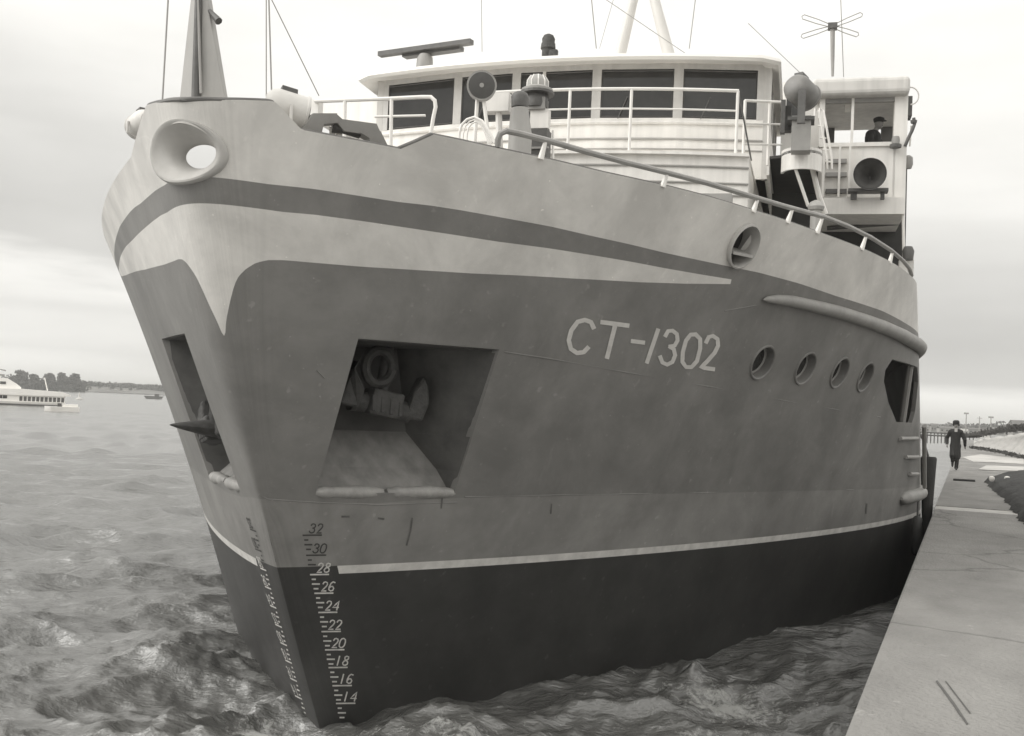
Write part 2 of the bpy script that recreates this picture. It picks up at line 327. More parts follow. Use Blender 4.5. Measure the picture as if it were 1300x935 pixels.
# anchor pockets on both bows
PA, PB, PC, PD = on(455, 430), on(634, 444), on(577, 626), on(401, 626)
pn = nrm(np.cross(PB-PA, PD-PA)); pn = pn if pn[1] < 0 else -pn; ph = np.array([pn[0], pn[1], 0]); ph = nrm(ph)
inA = PA-ph*1.15+np.array([0, 0, -.02]); inB = PB-ph*1.15+nrm(PA-PB)*.60; inD = PD-ph*.07; inC = PC-ph*.07+nrm(PD-PC)*.03
MA, MB_ = PD*.36+PA*.64, PC*.36+PB*.64; inE = PA*.40+PD*.60-ph*.85; inF = PB*.40+PC*.60-ph*.85+nrm(PA-PB)*.34; OE, OF = PA*.40+PD*.60, PB*.40+PC*.60
RE, RF = PD*.62+OE*.38-ph*.40, PC*.62+OF*.38-ph*.40+nrm(PA-PB)*.08; SE, SF = PD*.62+OE*.38, PC*.62+OF*.38
def mir(p): return np.array([-p[0], p[1], p[2]])
def pocket_cut(f):
    o_ = ph*.6; OU = [PA, OE, SE, PD]; OV = [PB, OF, SF, PC]; IU = [inA, inE, RE, inD]; IV = [inB, inF, RF, inC]
    vs = [f(p+o_) for p in OU]+[f(p+o_) for p in OV]+[f(p+ph*.0) for p in OU]+[f(p+ph*.0) for p in OV]+[f(p) for p in IU]+[f(p) for p in IV]
    fs = []
    for i in range(3):
        fs += [(i, i+1, 5+i, 4+i), (16+i, 20+i, 21+i, 17+i), (i, 8+i, 9+i, i+1), (8+i, 16+i, 17+i, 9+i), (4+i, 5+i, 13+i, 12+i), (12+i, 13+i, 21+i, 20+i)]
    fs += [(0, 4, 12, 8), (8, 12, 20, 16), (3, 11, 15, 7), (11, 19, 23, 15)]
    return MB().add(vs, fs)
for f in (lambda p: p, mir): cut(pocket_cut(f))
for c in cuts:
    m_ = hull.modifiers.new('b', 'BOOLEAN'); m_.operation = 'DIFFERENCE'; m_.object = c; m_.solver = 'EXACT'
bake(hull, None)
for c in cuts: bpy.data.objects.remove(c)
hull.data.set_sharp_from_angle(angle=math.radians(30))

def inside(side, a, b, zf, inset):
    return [hp(s, zf, side)-np.array([side*inset, 0, 0]) for s in np.linspace(a, b, 30)]
# decks inside the bulwark
def deck(name, zf, a, b, m, th=.1):
    l = [p for p in inside(1, a, b, zf, .09)]; r = [p for p in inside(-1, a, b, zf, .09)][::-1]
    return MB().prism(l+r, (0, 0, -th)).build(name, m, hull_root)
DECK = mat('deck_paint', .16, .7, .2, 3.)
deck('foredeck', 4.75, .35, 30, DECK)
# pocket lining
POCKET_SHADE = mat('pocket_shade_paint', .085, .75, .3, 3., .2, 5.)  # recess shade painted into the darker upper panels
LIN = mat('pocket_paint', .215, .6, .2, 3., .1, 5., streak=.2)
def lining(f, fl):
    e = .004; A, B, C, D = [f(p+ph*-.03) for p in (PA, PB, PC, PD)]; a, b, c, d = [f(p) for p in (inA, inB, inC, inD)]
    m = MB()
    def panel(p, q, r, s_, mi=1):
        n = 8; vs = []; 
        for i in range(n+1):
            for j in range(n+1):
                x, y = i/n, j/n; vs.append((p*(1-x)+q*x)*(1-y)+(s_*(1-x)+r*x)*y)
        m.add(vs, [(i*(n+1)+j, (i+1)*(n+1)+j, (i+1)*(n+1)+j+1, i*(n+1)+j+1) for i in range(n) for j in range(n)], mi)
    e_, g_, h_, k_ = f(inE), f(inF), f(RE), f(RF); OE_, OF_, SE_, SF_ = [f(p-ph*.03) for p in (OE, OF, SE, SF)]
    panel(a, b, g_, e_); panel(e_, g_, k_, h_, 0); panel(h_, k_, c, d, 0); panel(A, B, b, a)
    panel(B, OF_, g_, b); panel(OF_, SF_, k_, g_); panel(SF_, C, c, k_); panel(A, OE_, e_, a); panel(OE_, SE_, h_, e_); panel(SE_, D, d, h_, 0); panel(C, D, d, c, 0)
    o = m.build('anchor_recess', [LIN, POCKET_SHADE], hull); md = o.modifiers.new('s', 'SOLIDIFY'); md.thickness = .02; md.offset = 0
    # rolled lip in two lengths along the sill
    for t0, t1 in ((-.0, .475), (.50, 1.01)):
        P0, P1 = D*(1-t0)+C*t0, D*(1-t1)+C*t1; pts = [P0*(1-t)+P1*t-f(ph)*.012+np.array([0, 0, -.0]) for t in np.linspace(0, 1, 9)]
        rr = [.04]+[.066+.007*math.sin(5*i) for i in range(7)]+[.04]
        MB().tube(pts, rr, 14).build('sill_roller', mat('lip_paint', .27, .5, .25, 6., .2, 10.), hull, smooth=True)
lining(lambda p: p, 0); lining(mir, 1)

# anchors (stockless) lying in the pockets
def anchor(f, name, drop=0., out=0., tilt=-.16):
    r0 = empty(name, (0, 0, 0)); r0.parent = hull_root
    X = nrm(PB-PA); X[2] = 0; X = nrm(X); n_ = ph; Z = np.array([0, 0, 1.])
    base = (PD*.40+PA*.60)*.54+(PC*.40+PB*.60)*.46-n_*.56
    k_ = .84; B = lambda x, y, z: f(base+X*k_*(x*math.cos(tilt)-z*math.sin(tilt)-.04)+n_*(y+out)+Z*(k_*(z*math.cos(tilt)+x*math.sin(tilt))-drop+.03))
    m = MB(); m.tube([B(0, 0, .0), B(.0, -.02, .35), B(.0, -.06, .75)], [.085, .07, .06], 10); m.build('shank', RUST, r0, smooth=True)
    m = MB(); ring = [B(-.14+.19*math.cos(a), .06, .40+.21*math.sin(a)) for a in np.linspace(0, 2*math.pi, 21)]
    m.tube(ring, .055, 8, cap=False); m.build('shackle', RUST, r0, smooth=True)
    def bev(o, w=.025):
        md = o.modifiers.new('b', 'BEVEL'); md.width = w; md.segments = 2; return o
    m = MB(); m.prism([B(-.22, .18, -.20), B(.22, .18, -.20), B(.22, .20, .12), B(-.22, .20, .12)], f(n_*-.30)); bev(m.build('crown', RUST, r0))
    for k in range(4): m = MB(); m.box(B(-.19+.125*k, .17, -.06), (.045, .06, .17), f(X), f(n_), Z); bev(m.build('crown_rib', RUST, r0), .01)
    for sx_ in (-1, 1):
        m = MB(); x0 = .46*sx_
        m.prism([B(x0-.13, .12, -.16), B(x0+.12, .12, -.16), B(x0+.12, .20, .08), B(x0+.06*sx_, .20, .30), B(x0+.0*sx_, .14, .42), B(x0-.10, .16, .16)], f(n_*-.17)); bev(m.build('fluke', RUST, r0), .03)
        m = MB(); m.tube([B(sx_*.15, .02, -.06), B(sx_*.42, .02, -.08)], .11, 10); m.build('arm', RUST, r0, smooth=True)
    m = MB(); m.lathe([(.17, -.1), (.16, .1), (.11, .3), (.05, .48), (.012, .56)], B(-.22, .02, -.06), f(nrm(n_*.9-X*.15+np.array([0, 0, .05]))), 10, 1, .6)
    if out: m.build('fluke_tip', RUST, r0, smooth=True)
anchor(lambda p: p, 'anchor'); anchor(mir, 'anchor', .36, .26)

# leads
prof_l = [(.95, .42), (1.0, .10), (1.03, .03), (1.06, -.01), (1.05, -.035), (1.01, -.05), (.95, -.05), (.88, -.035), (.80, -.01), (.72, .02), (.64, .055), (.57, .09), (.51, .125), (.46, .155), (.43, .18), (.42, .21)]
m = MB(); na = 56; vs = []
for r_, h_ in prof_l:
    for k in range(na):
        a_ = 2*math.pi*k/na; sq = 1.; la, zz = LU0+LRX*r_*math.cos(a_)*sq, LEAD_Z+LRZ*r_*math.sin(a_)*sq
        w_ = min(1, max(0, (r_-.42)/.5)); w_ = w_*w_*(3-2*w_)*.66; cw_ = 1-min(1, max(0, (r_-.42)/.55))
        vs.append((la+.075*cw_, vhull(la, zz)*w_+(LEAD_V+.05)*(1-w_)+h_, zz+.012*cw_))
m.add(vs, [(i*na+k, i*na+(k+1) % na, (i+1)*na+(k+1) % na, (i+1)*na+k) for i in range(len(prof_l)-1) for k in range(na)])
m.build('bow_fairlead', MASTP_, hull, smooth=True)
m = MB(); m.lathe([(1., -.02), (1.06, .02), (1.05, .05), (.98, .06), (.93, .02), (.91, -.10), (.90, -.24)], c1+n1_*.005, n1_, 36, .235, .265, cap=False)
m.build('side_fairlead', MASTP_, hull, smooth=True); MB().lathe([(.93, -.21), (.93, -.20)], c1, n1_, 28, .235, .265).build('fairlead_shade', INSIDE, hull)  # dark disc stands in for the shade inside the lead
m = MB(); m.box(c1-n1_*.09+np.array([0, 0, -.10]), (.38, .24, .035), nrm(np.cross(n1_, (0, 0, 1))), n1_); m.build('fairlead_lip', GREY, hull)
for s, z in PORTS:
    c, n = hp(s, z), hn(s, z)
    m = MB(); m.lathe([(.213, -.14), (.213, .01), (.225, .02), (.24, .02), (.25, .0), (.25, -.02)], c, n, 28, cap=False); pr = m.build('porthole', DARK, hull, smooth=True)
    m = MB(); m.lathe([(.212, -.11), (.185, -.10), (.175, -.12)], c, n, 28, cap=False); m.build('porthole_rim', GREY, hull, smooth=True)
    MB().lathe([(.212, -.135), (.212, -.125)], c, n, 28).build('porthole_glass', GLASS, hull)
# opening: dark box behind, pillar
box_c = (OP[0]+OP[4])/2-on_*.75
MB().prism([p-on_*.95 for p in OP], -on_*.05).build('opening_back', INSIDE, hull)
pp = [hp(sB_+.75, zo_t), hp(sB_+.75, zo_b)]
MB().tube([p-on_*.10 for p in pp], .06, 8).build('opening_pillar', GREY, hull, smooth=True)
# rubbing strake high on the side
rt_ = [(967, 379.5), (973, 379), (985, 379.5), (1002, 381.5), (1030, 387.5), (1061, 395), (1095, 406), (1120, 415), (1143, 425.5), (1155, 433)]
q = np.array([inv(x, y) for x, y in rt_]); sl_, zl_ = q[:, 0], q[:, 1]
print('STRAKE', q)
sx_ = np.concatenate([sl_, np.linspace(sl_[-1]+.4, sl_[-1]+9, 16)]); zx_ = np.concatenate([zl_, zl_[-1]+np.linspace(-.01, -.3, 16)])
rad = np.concatenate([[.01, .04, .065], np.clip(.075+.006*np.arange(len(sx_)-3), 0, .115)])
m = MB(); m.tube([hp(a, b)+hn(a, b)*.03 for a, b in zip(sx_, zx_)], list(rad), 14); o = m.build('rubbing_strake', mat('strake_paint', .27, .55, .15, 4., .1, 6.), hull, smooth=True)
m = MB(); m.tube([mir(hp(a, b)+hn(a, b)*.03) for a, b in zip(sx_, zx_)][8:], list(rad)[8:], 14); m.build('rubbing_strake', MATS['strake_paint'], hull, smooth=True)
# lower rubbing bar near the quay
q = np.array([inv(x, y) for x, y in ((1143, 633), (1150, 632), (1160, 630))]); 
sx_ = [q[0][0], q[0][0]+.12, q[1][0], q[2][0], q[2][0]+1, q[2][0]+3, q[2][0]+7]; zx_ = [q[0][1]]*7
m = MB(); m.tube([hp(a, b)+hn(a, b)*.02 for a, b in zip(sx_, zx_)], [.03, .12, .13, .13, .13, .13, .13], 12); m.build('lower_rubbing_bar', MATS['strake_paint'], hull, smooth=True)
# side steps
for x0, x1, y in ((1141, 1163, 501.5+55), (1148, 1164, 580), (1153, 1163, 601.5)):
    a, b = on(x0, y, .03), on(x1, y, .03); MB().tube([a, (a+b)/2+on_*.03, b], .035, 8).build('hull_step', GREY, hull, smooth=True)
MB().tube([on(1166, 540, .10), on(1166.5, 580, .1), on(1167, 618, .1)], .04, 8).build('guard_bar', GREY, hull, smooth=True)
# weld seams
def seam(pts, r=.007):
    MB().tube([on(x, y, .001) for x, y in pts], r, 6).build('weld_seam', DARK, hull, smooth=True)
seam([(640, 447), (700, 456), (800, 474), (900, 491), (996, 509), (1060, 520), (1118, 530)])
seam([(590, 631), (700, 629), (800, 627.5), (900, 625.5), (1000, 624), (1080, 622), (1140, 620)])
seam([(300, 633), (340, 634), (400, 638), (480, 641), (580, 638)])
seam([(640, 400), (760, 420), (840, 408), (920, 395), (960, 388)][3:])
seam([(402, 470), (412, 480), (428, 520), (433, 560)][:2])

for s_ in ():
    for side in (1, -1): MB().tube([hp(s_, z, side)+hn(s_, z, side)*.001 for z in np.linspace(1.66, 4.3, 14)], .005, 5).build('weld_seam', DARK, hull, smooth=True)
# paint on the hull: lettering and draught scales
GL = {'C': [[(.95, .80), (.85, .96), (.62, 1), (.35, .92), (.12, .65), (.02, .35), (.10, .1), (.33, 0), (.58, .05), (.74, .20)]],
      'T': [[(.12, 1), (1.0, 1)], [(.58, 1), (.30, 0)]],
      '-': [[(.1, .5), (.85, .5)]],
      '1': [[(.72, 1), (.28, 0)]],
      '3': [[(.30, .82), (.42, .97), (.62, 1), (.82, .92), (.85, .74), (.72, .58), (.50, .53)], [(.50, .53), (.68, .47), (.74, .30), (.62, .10), (.38, 0), (.16, .04), (.06, .2)]],
      '0': [[(.68, 1), (.88, .88), (.88, .6), (.74, .22), (.5, .02), (.26, 0), (.1, .14), (.12, .42), (.26, .78), (.46, .97), (.68, 1)]],
      '2': [[(.30, .78), (.42, .95), (.62, 1), (.84, .92), (.86, .72), (.70, .5), (.36, .22), (.05, 0), (.66, 0)]],
      '4': [[(.62, 0), (.95, 1), (.12, .3), (.85, .3)]],
      '6': [[(.92, .92), (.68, 1), (.42, .85), (.18, .45), (.12, .14), (.34, 0), (.62, .06), (.74, .3), (.62, .5), (.4, .5), (.2, .36)]],
      '8': [[(.56, .54), (.36, .68), (.4, .9), (.62, 1), (.86, .92), (.82, .7), (.56, .54), (.26, .46), (.08, .24), (.16, .04), (.4, 0), (.66, .1), (.72, .34), (.56, .54)]]}
def ribbon(mb, pts, w, side=1, off=.005, mirror=False):
    P_ = [np.array(p, float) for p in pts]; d = [P_[0]]
    for a, b in zip(P_[:-1], P_[1:]):
        k = max(1, int(np.linalg.norm(b-a)/4)); d += [a+(b-a)*i/k for i in range(1, k+1)]
    vs = []
    for i, p in enumerate(d):
        t = nrm(d[min(i+1, len(d)-1)]-d[max(i-1, 0)]+1e-9); n = np.array([-t[1], t[0]])
        e = -t*w/2*(1 if i == 0 else 0)+t*w/2*(1 if i == len(d)-1 else 0)
        for k in (-1, 1):
            q_ = p+e*.6+n*k*w/2; v_ = on(q_[0], q_[1], off); vs.append(mir(v_) if mirror else v_)
    fs = [(2*i, 2*i+1, 2*i+3, 2*i+2) for i in range(len(d)-1)]
    mb.add(vs, [f[::-1] if mirror else f for f in fs])
def glyph(ch, O, U, V, w, name, m, mirror=False, off=.005):
    mb = MB(); O, U, V = map(np.array, (O, U, V))
    for st in GL[ch]: ribbon(mb, [O+U*x+V*y for x, y in st], w, mirror=mirror, off=off)
    return mb.build(name, m, hull)
for ch, x, y, ux, uy, h in (('C', 721, 447, 34, 4, 44), ('T', 759, 452.5, 38, 5, 44), ('-', 800, 454.5, 20, 2.5, 44), ('1', 812, 459, 32, 4, 44), ('3', 836, 461.5, 28, 4, 45), ('0', 863, 465, 29, 4, 44), ('2', 888, 466.5, 27, 3.5, 43)):
    glyph(ch, (x, y), (ux, uy), (0, -h*(.98 if ch != 'T' else 1)), 5.7 if ch in 'CT' else 5.2, 'name_letter', TEXTP)
und = {32: (384.5, 408, 679.6), 30: (389, 413.5, 705), 28: (394, 417, 729.5), 26: (399.5, 422.5, 753.2), 24: (404.5, 427.5, 777.5), 22: (408.5, 432, 801.8), 20: (413, 436.5, 825), 18: (417.5, 440.5, 847.5), 16: (422.5, 446, 870.5), 14: (427, 450.5, 893)}
keys = sorted(und, reverse=True)
for mirror in (False, True):
    for i, n in enumerate(keys):
        x0, x1, y = und[n]; mm = TEXTD if n >= 30 else TEXTW
        mb = MB(); ribbon(mb, [(x0, y), (x1, y-.3)], 1.9, mirror=mirror)
        step = 23.8; dx = 4.7
        for k, (ln, off_) in enumerate(((5, 1.5), (9, .5), (6, 3.0))):
            yy = y+step*(k+1)/4; xx = x0+dx*(k+1)/4
            if yy < 912: ribbon(mb, [(xx+(1 if ln < 9 else 0), yy), (xx+ln, yy)], 2.0, mirror=mirror)
        mb.build('scale_tick', mm, hull)
        for c_, xo in zip(str(n), (7.5, 16.5)):
            wd = 10 if c_ != '1' else 7
            glyph(c_, (x0+xo+(1 if c_ == '1' else 0), y-3), (wd, 0), (0, -11.5), 1.75, 'draught_numeral', mm, mirror=mirror)
SM = mat('dark_smudge', .115, .6, .3, 9.)
for pl, w_ in (([(523, 658), (521, 674), (516, 692)], 2.2), ([(434, 656), (443, 656)], 2.4), ([(480, 658), (487, 659)], 2.4), ([(561, 633), (560, 645)], 2.0), ([(1100, 640), (1099, 652)], 2.0), ([(700, 640), (699, 652)], 1.5)):
    mb = MB(); ribbon(mb, pl, w_); mb.build('rust_run', SM, hull)
# dark notch down the stem above the boot top
mb = MB(); ribbon(mb, [(333, 668), (340, 690), (347, 712)], 3.6); mb.build('stem_scuff', TEXTD, hull)

# capping on the bulwark top
def top_pt(s, side, dz=0., inset=.035):
    z = evtop(s, side); p = hp(s, z, side); p[0] -= side*inset; p[2] += dz; return p
cs_ = s_a[s_a < 24]
pts = [top_pt(s, -1) for s in cs_[::-1]][:-1]+[np.array([0, hp(0, ev(TOP, 0))[1]+.035, ev(TOP, 0)])]+[top_pt(s, 1) for s in cs_[1:]]
MB().tube(pts, .022, 8).build('bulwark_capping', mat('capping_paint', .14, .6, .2, 5.), hull_root, smooth=True)
# bulwark stays inside (port and starboard)
for side in (1, -1):
    for s in np.arange(2.4, 15, .9):
        a = top_pt(s, side, -.12, .12); b = hp(s, 4.8, side); b[0] -= side*.12; c = b.copy(); c[0] -= side*.35
        MB().prism([a, b, c], (0, .02, 0)).build('bulwark_stay', LIGHT, hull_root)

# handrail above the port bulwark
rl = [(637, 186), (637, 178), (640, 170), (648, 166.5), (664, 169.5), (700, 178.5), (750, 193), (800, 206.5), (850, 219), (900, 232), (950, 247), (1000, 262), (1050, 275.5), (1080, 287), (1110, 302), (1135, 318), (1150, 331), (1158, 341), (1161, 350)]
rl_ = []
for x, y in rl:
    s, z = inv(x, y); p = hp(s, z); p[0] -= .04; rl_.append(p)
MB().tube(rl_, .03, 8).build('bulwark_handrail', mat('rail_grey', .30, .5, .15, 5.), hull_root, smooth=True)
for (x, y, xb, yb) in ((698, 178, 697, 202), (852, 219.5, 852, 236.5), (967, 252, 967, 271), (1011, 264.5, 1010, 284), (1049, 275.5, 1047, 296), (1104, 299, 1102, 318), (1137, 320, 1136, 335)):
    s, z = inv(x, y); a = hp(s, z); a[0] -= .04; b = a.copy(); b[2] = ev(TOP, s)-.02; b[0] = hb(s, b[2])-.04
    MB().tube([b, a], [.034, .018], 8).build('rail_stanchion', WHITE2, hull_root, smooth=True)

# ------------------------------------------------------------------ bow mast
MV = hp(0, 5.7)[1]+.30
def LM(x, y): return L(x, y, MV)
b0, b1, t0, t1 = LM(228, 124), LM(286, 124), LM(240, 24), LM(268.5, 24)
mast = empty('bow_mast'); mast.parent = hull_root
u0 = (b0[0]+b1[0])/2
def atz_(pa, pb, z): t = (z-pa[2])/(pb[2]-pa[2]); return pa+(pb-pa)*t
_w0 = b1[0]-b0[0]; _w1 = t1[0]-t0[0]; zt_ = b0[2]+.94*(t0[2]-b0[2])*_w0/(_w0-_w1); A0, A1 = atz_(b0, t0, zt_), atz_(b1, t1, zt_)
cen = LM(252, 124); ctop = atz_(LM(252, 124), LM(253.5, 0), zt_)
MASTP = mat('mast_paint', .36, .5, .08, 2., streak=.1)
zb = b0[2]-.05
MB().prism([np.array([b0[0], MV, zb]), np.array([cen[0]-.035, MV-.03, zb]), np.array([(A0[0]+A1[0])/2-.006, MV-.03, zt_]), np.array([A0[0]-.008, MV, zt_])], (0, .06, 0)).build('mast_leg', MASTP, mast)
MB().prism([np.array([cen[0]+.035, MV-.03, zb]), np.array([b1[0], MV, zb]), np.array([A1[0]+.008, MV, zt_]), np.array([(A0[0]+A1[0])/2+.006, MV-.03, zt_])], (0, .06, 0)).build('mast_leg', MASTP, mast)
MB().tube([np.array([cen[0], MV-.03, zb+.02]), np.array([(A0[0]+A1[0])/2, MV-.03, zt_+.9])], [.045, .02], 10).build('mast_tube', STEEL, mast, smooth=True)
MB().tube([np.array([cen[0]+.06, MV-.06, zb+.06]), np.array([(A0[0]+A1[0])/2+.01, MV-.05, zt_])], .012, 6).build('mast_cable', MASTP, mast)
a_ = LM(266, 14); b_ = LM(280, 29); MB().tube([a_, b_+np.array([0, -.03, 0])], [.02, .035], 8).build('mast_arm', STEEL, mast, smooth=True)
MB().box((u0, MV, zb-.04), (.55, .25, .06)).build('mast_foot', LIGHT, mast)
MB().box((u0, MV+.1, (zb+4.75)/2), (.10, .10, zb-4.78)).build('mast_support', LIGHT, mast) if False else None
for sgn in (): MB().tube([(u0+sgn*.26, MV+.10, zb-.06), (sgn*.55, MV+.55, zb-.75)], .03, 8).build('mast_strut', LIGHT, mast, smooth=True)

# projector lamps with drum housings
def drum(name, c, A, r, ln, parent, m=GREY, glass=STEEL, handle=True, foot=None):
    A = nrm(A); e = empty(name); e.parent = parent
    MB().lathe([(r*.55, -ln*.62), (r*.86, -ln*.5), (r, -ln*.3), (r, ln*.42), (r*1.06, ln*.44), (r*1.06, ln*.5), (r*.95, ln*.5)], c, A, 28).build('housing', m, e, smooth=True)
    MB().lathe([(r*.93, ln*.50), (r*.93, ln*.51), (r*.5, ln*.55)], c, A, 28).build('lens', glass, e, smooth=True)
    MB().lathe([(r*.16, 0), (r*.16, r*.06)], np.asarray(c)+A*ln*.53, A, 12).build('lens_cap', GREY, e)
    if handle:
        up_ = np.array([0, 0, 1.]); t = nrm(np.cross(up_, A)); p = np.asarray(c)+up_*r*1.05
        MB().box(p, (r*.9, ln*.35, r*.28), A, t).build('vent_hood', STEEL, e)
    if foot is not None:
        c = np.asarray(c, float); t = nrm(np.cross((0, 0, 1), A)); y = MB()
        y.tube([c+t*r*1.1, c+t*r*1.12-np.array([0, 0, r*.9]), c+np.array([0, 0, -r*1.3]), c-t*r*1.12-np.array([0, 0, r*.9]), c-t*r*1.1], r*.1, 6)
        y.build('yoke', m, e); MB().tube([c+np.array([0, 0, -r*1.3]), np.array([c[0], c[1], foot])], [r*.28, r*.34], 10).build('pedestal', m, e, smooth=True)
    return e
s_, z_ = inv(360, 150); pv = hp(s_, z_)[1]+.35
c_ = L(366, 139, pv); drum('bow_projector', c_, (.75, .55, -.15), .155, .34, hull_root, LIGHT, foot=c_[2]-.45)
cs2 = hp(*inv(160, 160, -1), -1); drum('bow_projector', (cs2[0]+.06, cs2[1]+.16, cs2[2]+.06), (-.75, .55, -.1), .12, .26, hull_root, LIGHT, foot=cs2[2]-.3)

# mooring roller frame standing in the gap of the bulwark
fr = empty('mooring_roller_frame'); fr.parent = hull_root
def onin(px, py, ins=.16):
    s, z = inv(px, py); p = hp(s, z); n = hn(s, z); n[2] = 0; return p-nrm(n)*ins
fn = hn(*inv(440, 170)); fn[2] = 0; fn = nrm(fn)
for nm, pl, ins in (('frame_cheek', ((380, 180), (405, 139), (436, 139), (438, 151), (419, 153), (412, 186)), 0), ('frame_cheek', ((466, 164), (492, 162), (512, 202), (480, 200), (478, 171)), 0), ('frame_top', ((436, 139), (444, 146), (488, 152), (493, 163), (466, 164.5), (446, 161), (438, 151)), .02)):
    FP = [onin(x, y) for x, y in pl]; MB().prism([p-fn*ins for p in FP], -fn*(.12-ins)).build(nm, GREY, fr)
a, b = onin(436, 153, .26), onin(470, 160, .26); MB().tube([a, a*.6+b*.4, b], [.06, .05, .065], 12).build('roller', RUST, fr, smooth=True)
for x in (437, 446):
    a, b = onin(x, 152, .3), onin(x, 178, .3); MB().tube([a, b], .03, 8).build('roller_pin', WHITE2, fr, smooth=True)
a, b = onin(418, 170, .32), onin(455, 177, .32); MB().tube([a, b], .03, 8).build('roller_bar', WHITE2, fr, smooth=True)
# windlass on the foredeck behind
wl = empty('windlass'); wl.parent = hull_root
MB().tube([(-.9, .6, 5.35), (1.0, .6, 5.35)], .22, 16).build('drum', STEEL, wl, smooth=True)
for x in (-.95, -.3, .4, 1.05): MB().lathe([(.34, -.03), (.34, .03)], (x, .6, 5.35), (1, 0, 0), 20).build('drum_flange', GREY, wl)
MB().box((0, .75, 4.95), (2.1, .7, .35)).build('bed', GREY, wl)

# forward guard rail on the break of the foredeck
def rail(name, pts, parent, r=.022, m=WHITE2, n=8): return MB().tube(pts, r, n).build(name, m, parent, smooth=True)
RV = 1.9
g1 = empty('foredeck_guard_rail'); g1.parent = hull_root
rail('rail_top', [L(x, y, RV) for x, y in ((400, 129), (437, 127.5), (495, 125.5), (535, 123.5), (547, 123.5), (552, 128), (553, 136), (550, 150), (547, 170), (546, 185))], g1, .025)
rail('rail_mid', [L(x, y, RV) for x, y in ((476, 148.5), (540, 147))], g1, .016)
for x, y, yb in ((438, 127.5, 180), (497, 125.5, 192)): rail('rail_post', [L(x, y, RV), L(x-1, yb, RV)], g1, .024)
p_ = L(396, 133, RV); MB().box(p_+np.array([0, .1, -.1]), (.14, .14, .34)).build('rail_end_box', WHITE, g1)
rail('rail_post', [p_+np.array([0, .1, -.27]), p_+np.array([0, .1, -2.])], g1, .03)

# coiled hoops, vents, lanterns and boxes abaft the break
hv = 3.2
hp_ = empty('hose_rack'); hp_.parent = hull_root
for dx, sc in ((0, 1.), (4, .8), (9, .62)):
    o_ = [(583, 182), (583, 170), (586, 159), (593, 152), (602, 149), (612, 154), (620, 166), (628, 182)]
    rail('hoop', [L(604+(x-604)*sc+dx*.2, 182+(y-182)*(.55+.45*sc), hv+dx*.03) for x, y in o_], hp_, .02 if sc == 1 else .012)
# round signalling lamp
lv = 4.2; c_ = L(611.5, 110.5, lv)
e = drum('signal_lamp', c_, nrm(CL-c_)*np.array([1, 1, .3]), .20, .2, hull_root, GREY, mat('lamp_lens', .07, .25, .2, 4.), handle=False)
for x0, x1 in ((606, 602), (614, 622)): MB().tube([L(x0, 126, lv), L(x1, 190, lv)], .028, 6).build('lamp_leg', WHITE2, e)
MB().box(L(633, 132, lv+.6), (.36, .2, .27)).build('lamp_box', WHITE, e)
MB().tube([L(633, 143, lv+.6), L(635, 205, lv+.6)], .05, 8).build('box_post', WHITE, e, smooth=True)
# mushroom ventilator
vv = 4.6; c_ = L(660, 128, vv); e = empty('deck_ventilator'); e.parent = hull_root
MB().lathe([(.12, -.10), (.13, .05), (.105, .10), (.05, .13)], c_, (0, 0, 1), 20).build('cowl', STEEL, e, smooth=True)
MB().tube([c_+np.array([0, 0, -.12]), c_+np.array([.03, 0, -.5]), c_+np.array([.03, 0, -2.2])], [.13, .17, .17], 16).build('shaft', MASTP, e, smooth=True)
# ribbed deck lantern over white notice and dark locker
lv2 = 5.4; e = empty('deck_lantern'); e.parent = hull_root
c_ = L(682, 116, lv2)
MB().lathe([(.235, -.02), (.24, .02), (.17, .06), (.165, .14), (.12, .22), (.05, .25)], c_, (0, 0, 1), 20).build('hood', MASTP, e, smooth=True)
for k in range(10):
    a = k*math.pi/5; MB().tube([c_+np.array([.165*math.cos(a), .165*math.sin(a), .05]), c_+np.array([.165*math.cos(a), .165*math.sin(a), .14]), c_+np.array([.11*math.cos(a), .11*math.sin(a), .225])], .012, 5).build('hood_rib', WHITE2, e)
MB().lathe([(.17, -.26), (.18, -.2), (.165, -.05), (.15, .0)], c_, (0, 0, 1), 16).build('lamp_glass', STEEL, e, smooth=True)
MB().lathe([(.26, -.06), (.26, -.02)], c_, (0, 0, 1), 20).build('hood_rim', STEEL, e)
MB().box(L(683, 134, lv2), (.26, .26, .18)).build('lamp_neck', GREY, e)
MB().box(L(686, 152.5, lv2), (.28, .16, .29)).build('notice_box', WHITE, e)
p_ = L(682, 182, lv2); MB().box(p_+np.array([0, .05, -.35]), (.33, .3, 1.1)).build('locker', STEEL, e)
MB().box(L(682, 188, lv2-.12), (.36, .04, .03)).build('locker_band', GREY, e)
for x in (664, 702): MB().tube([L(x, 166, lv2), L(x, 215, lv2)], .02, 6).build('locker_leg', WHITE2, e)

# ------------------------------------------------------------------ deckhouse and wheelhouse
def arc(px, v0, k, uc=.3):
    p = L(px, 150, v0)
    for _ in range(6): p = L(px, 150, v0+k*(p[0]-uc)**2)
    return p
def wv(u, v0, k, uc=.3): return v0+k*(u-uc)**2
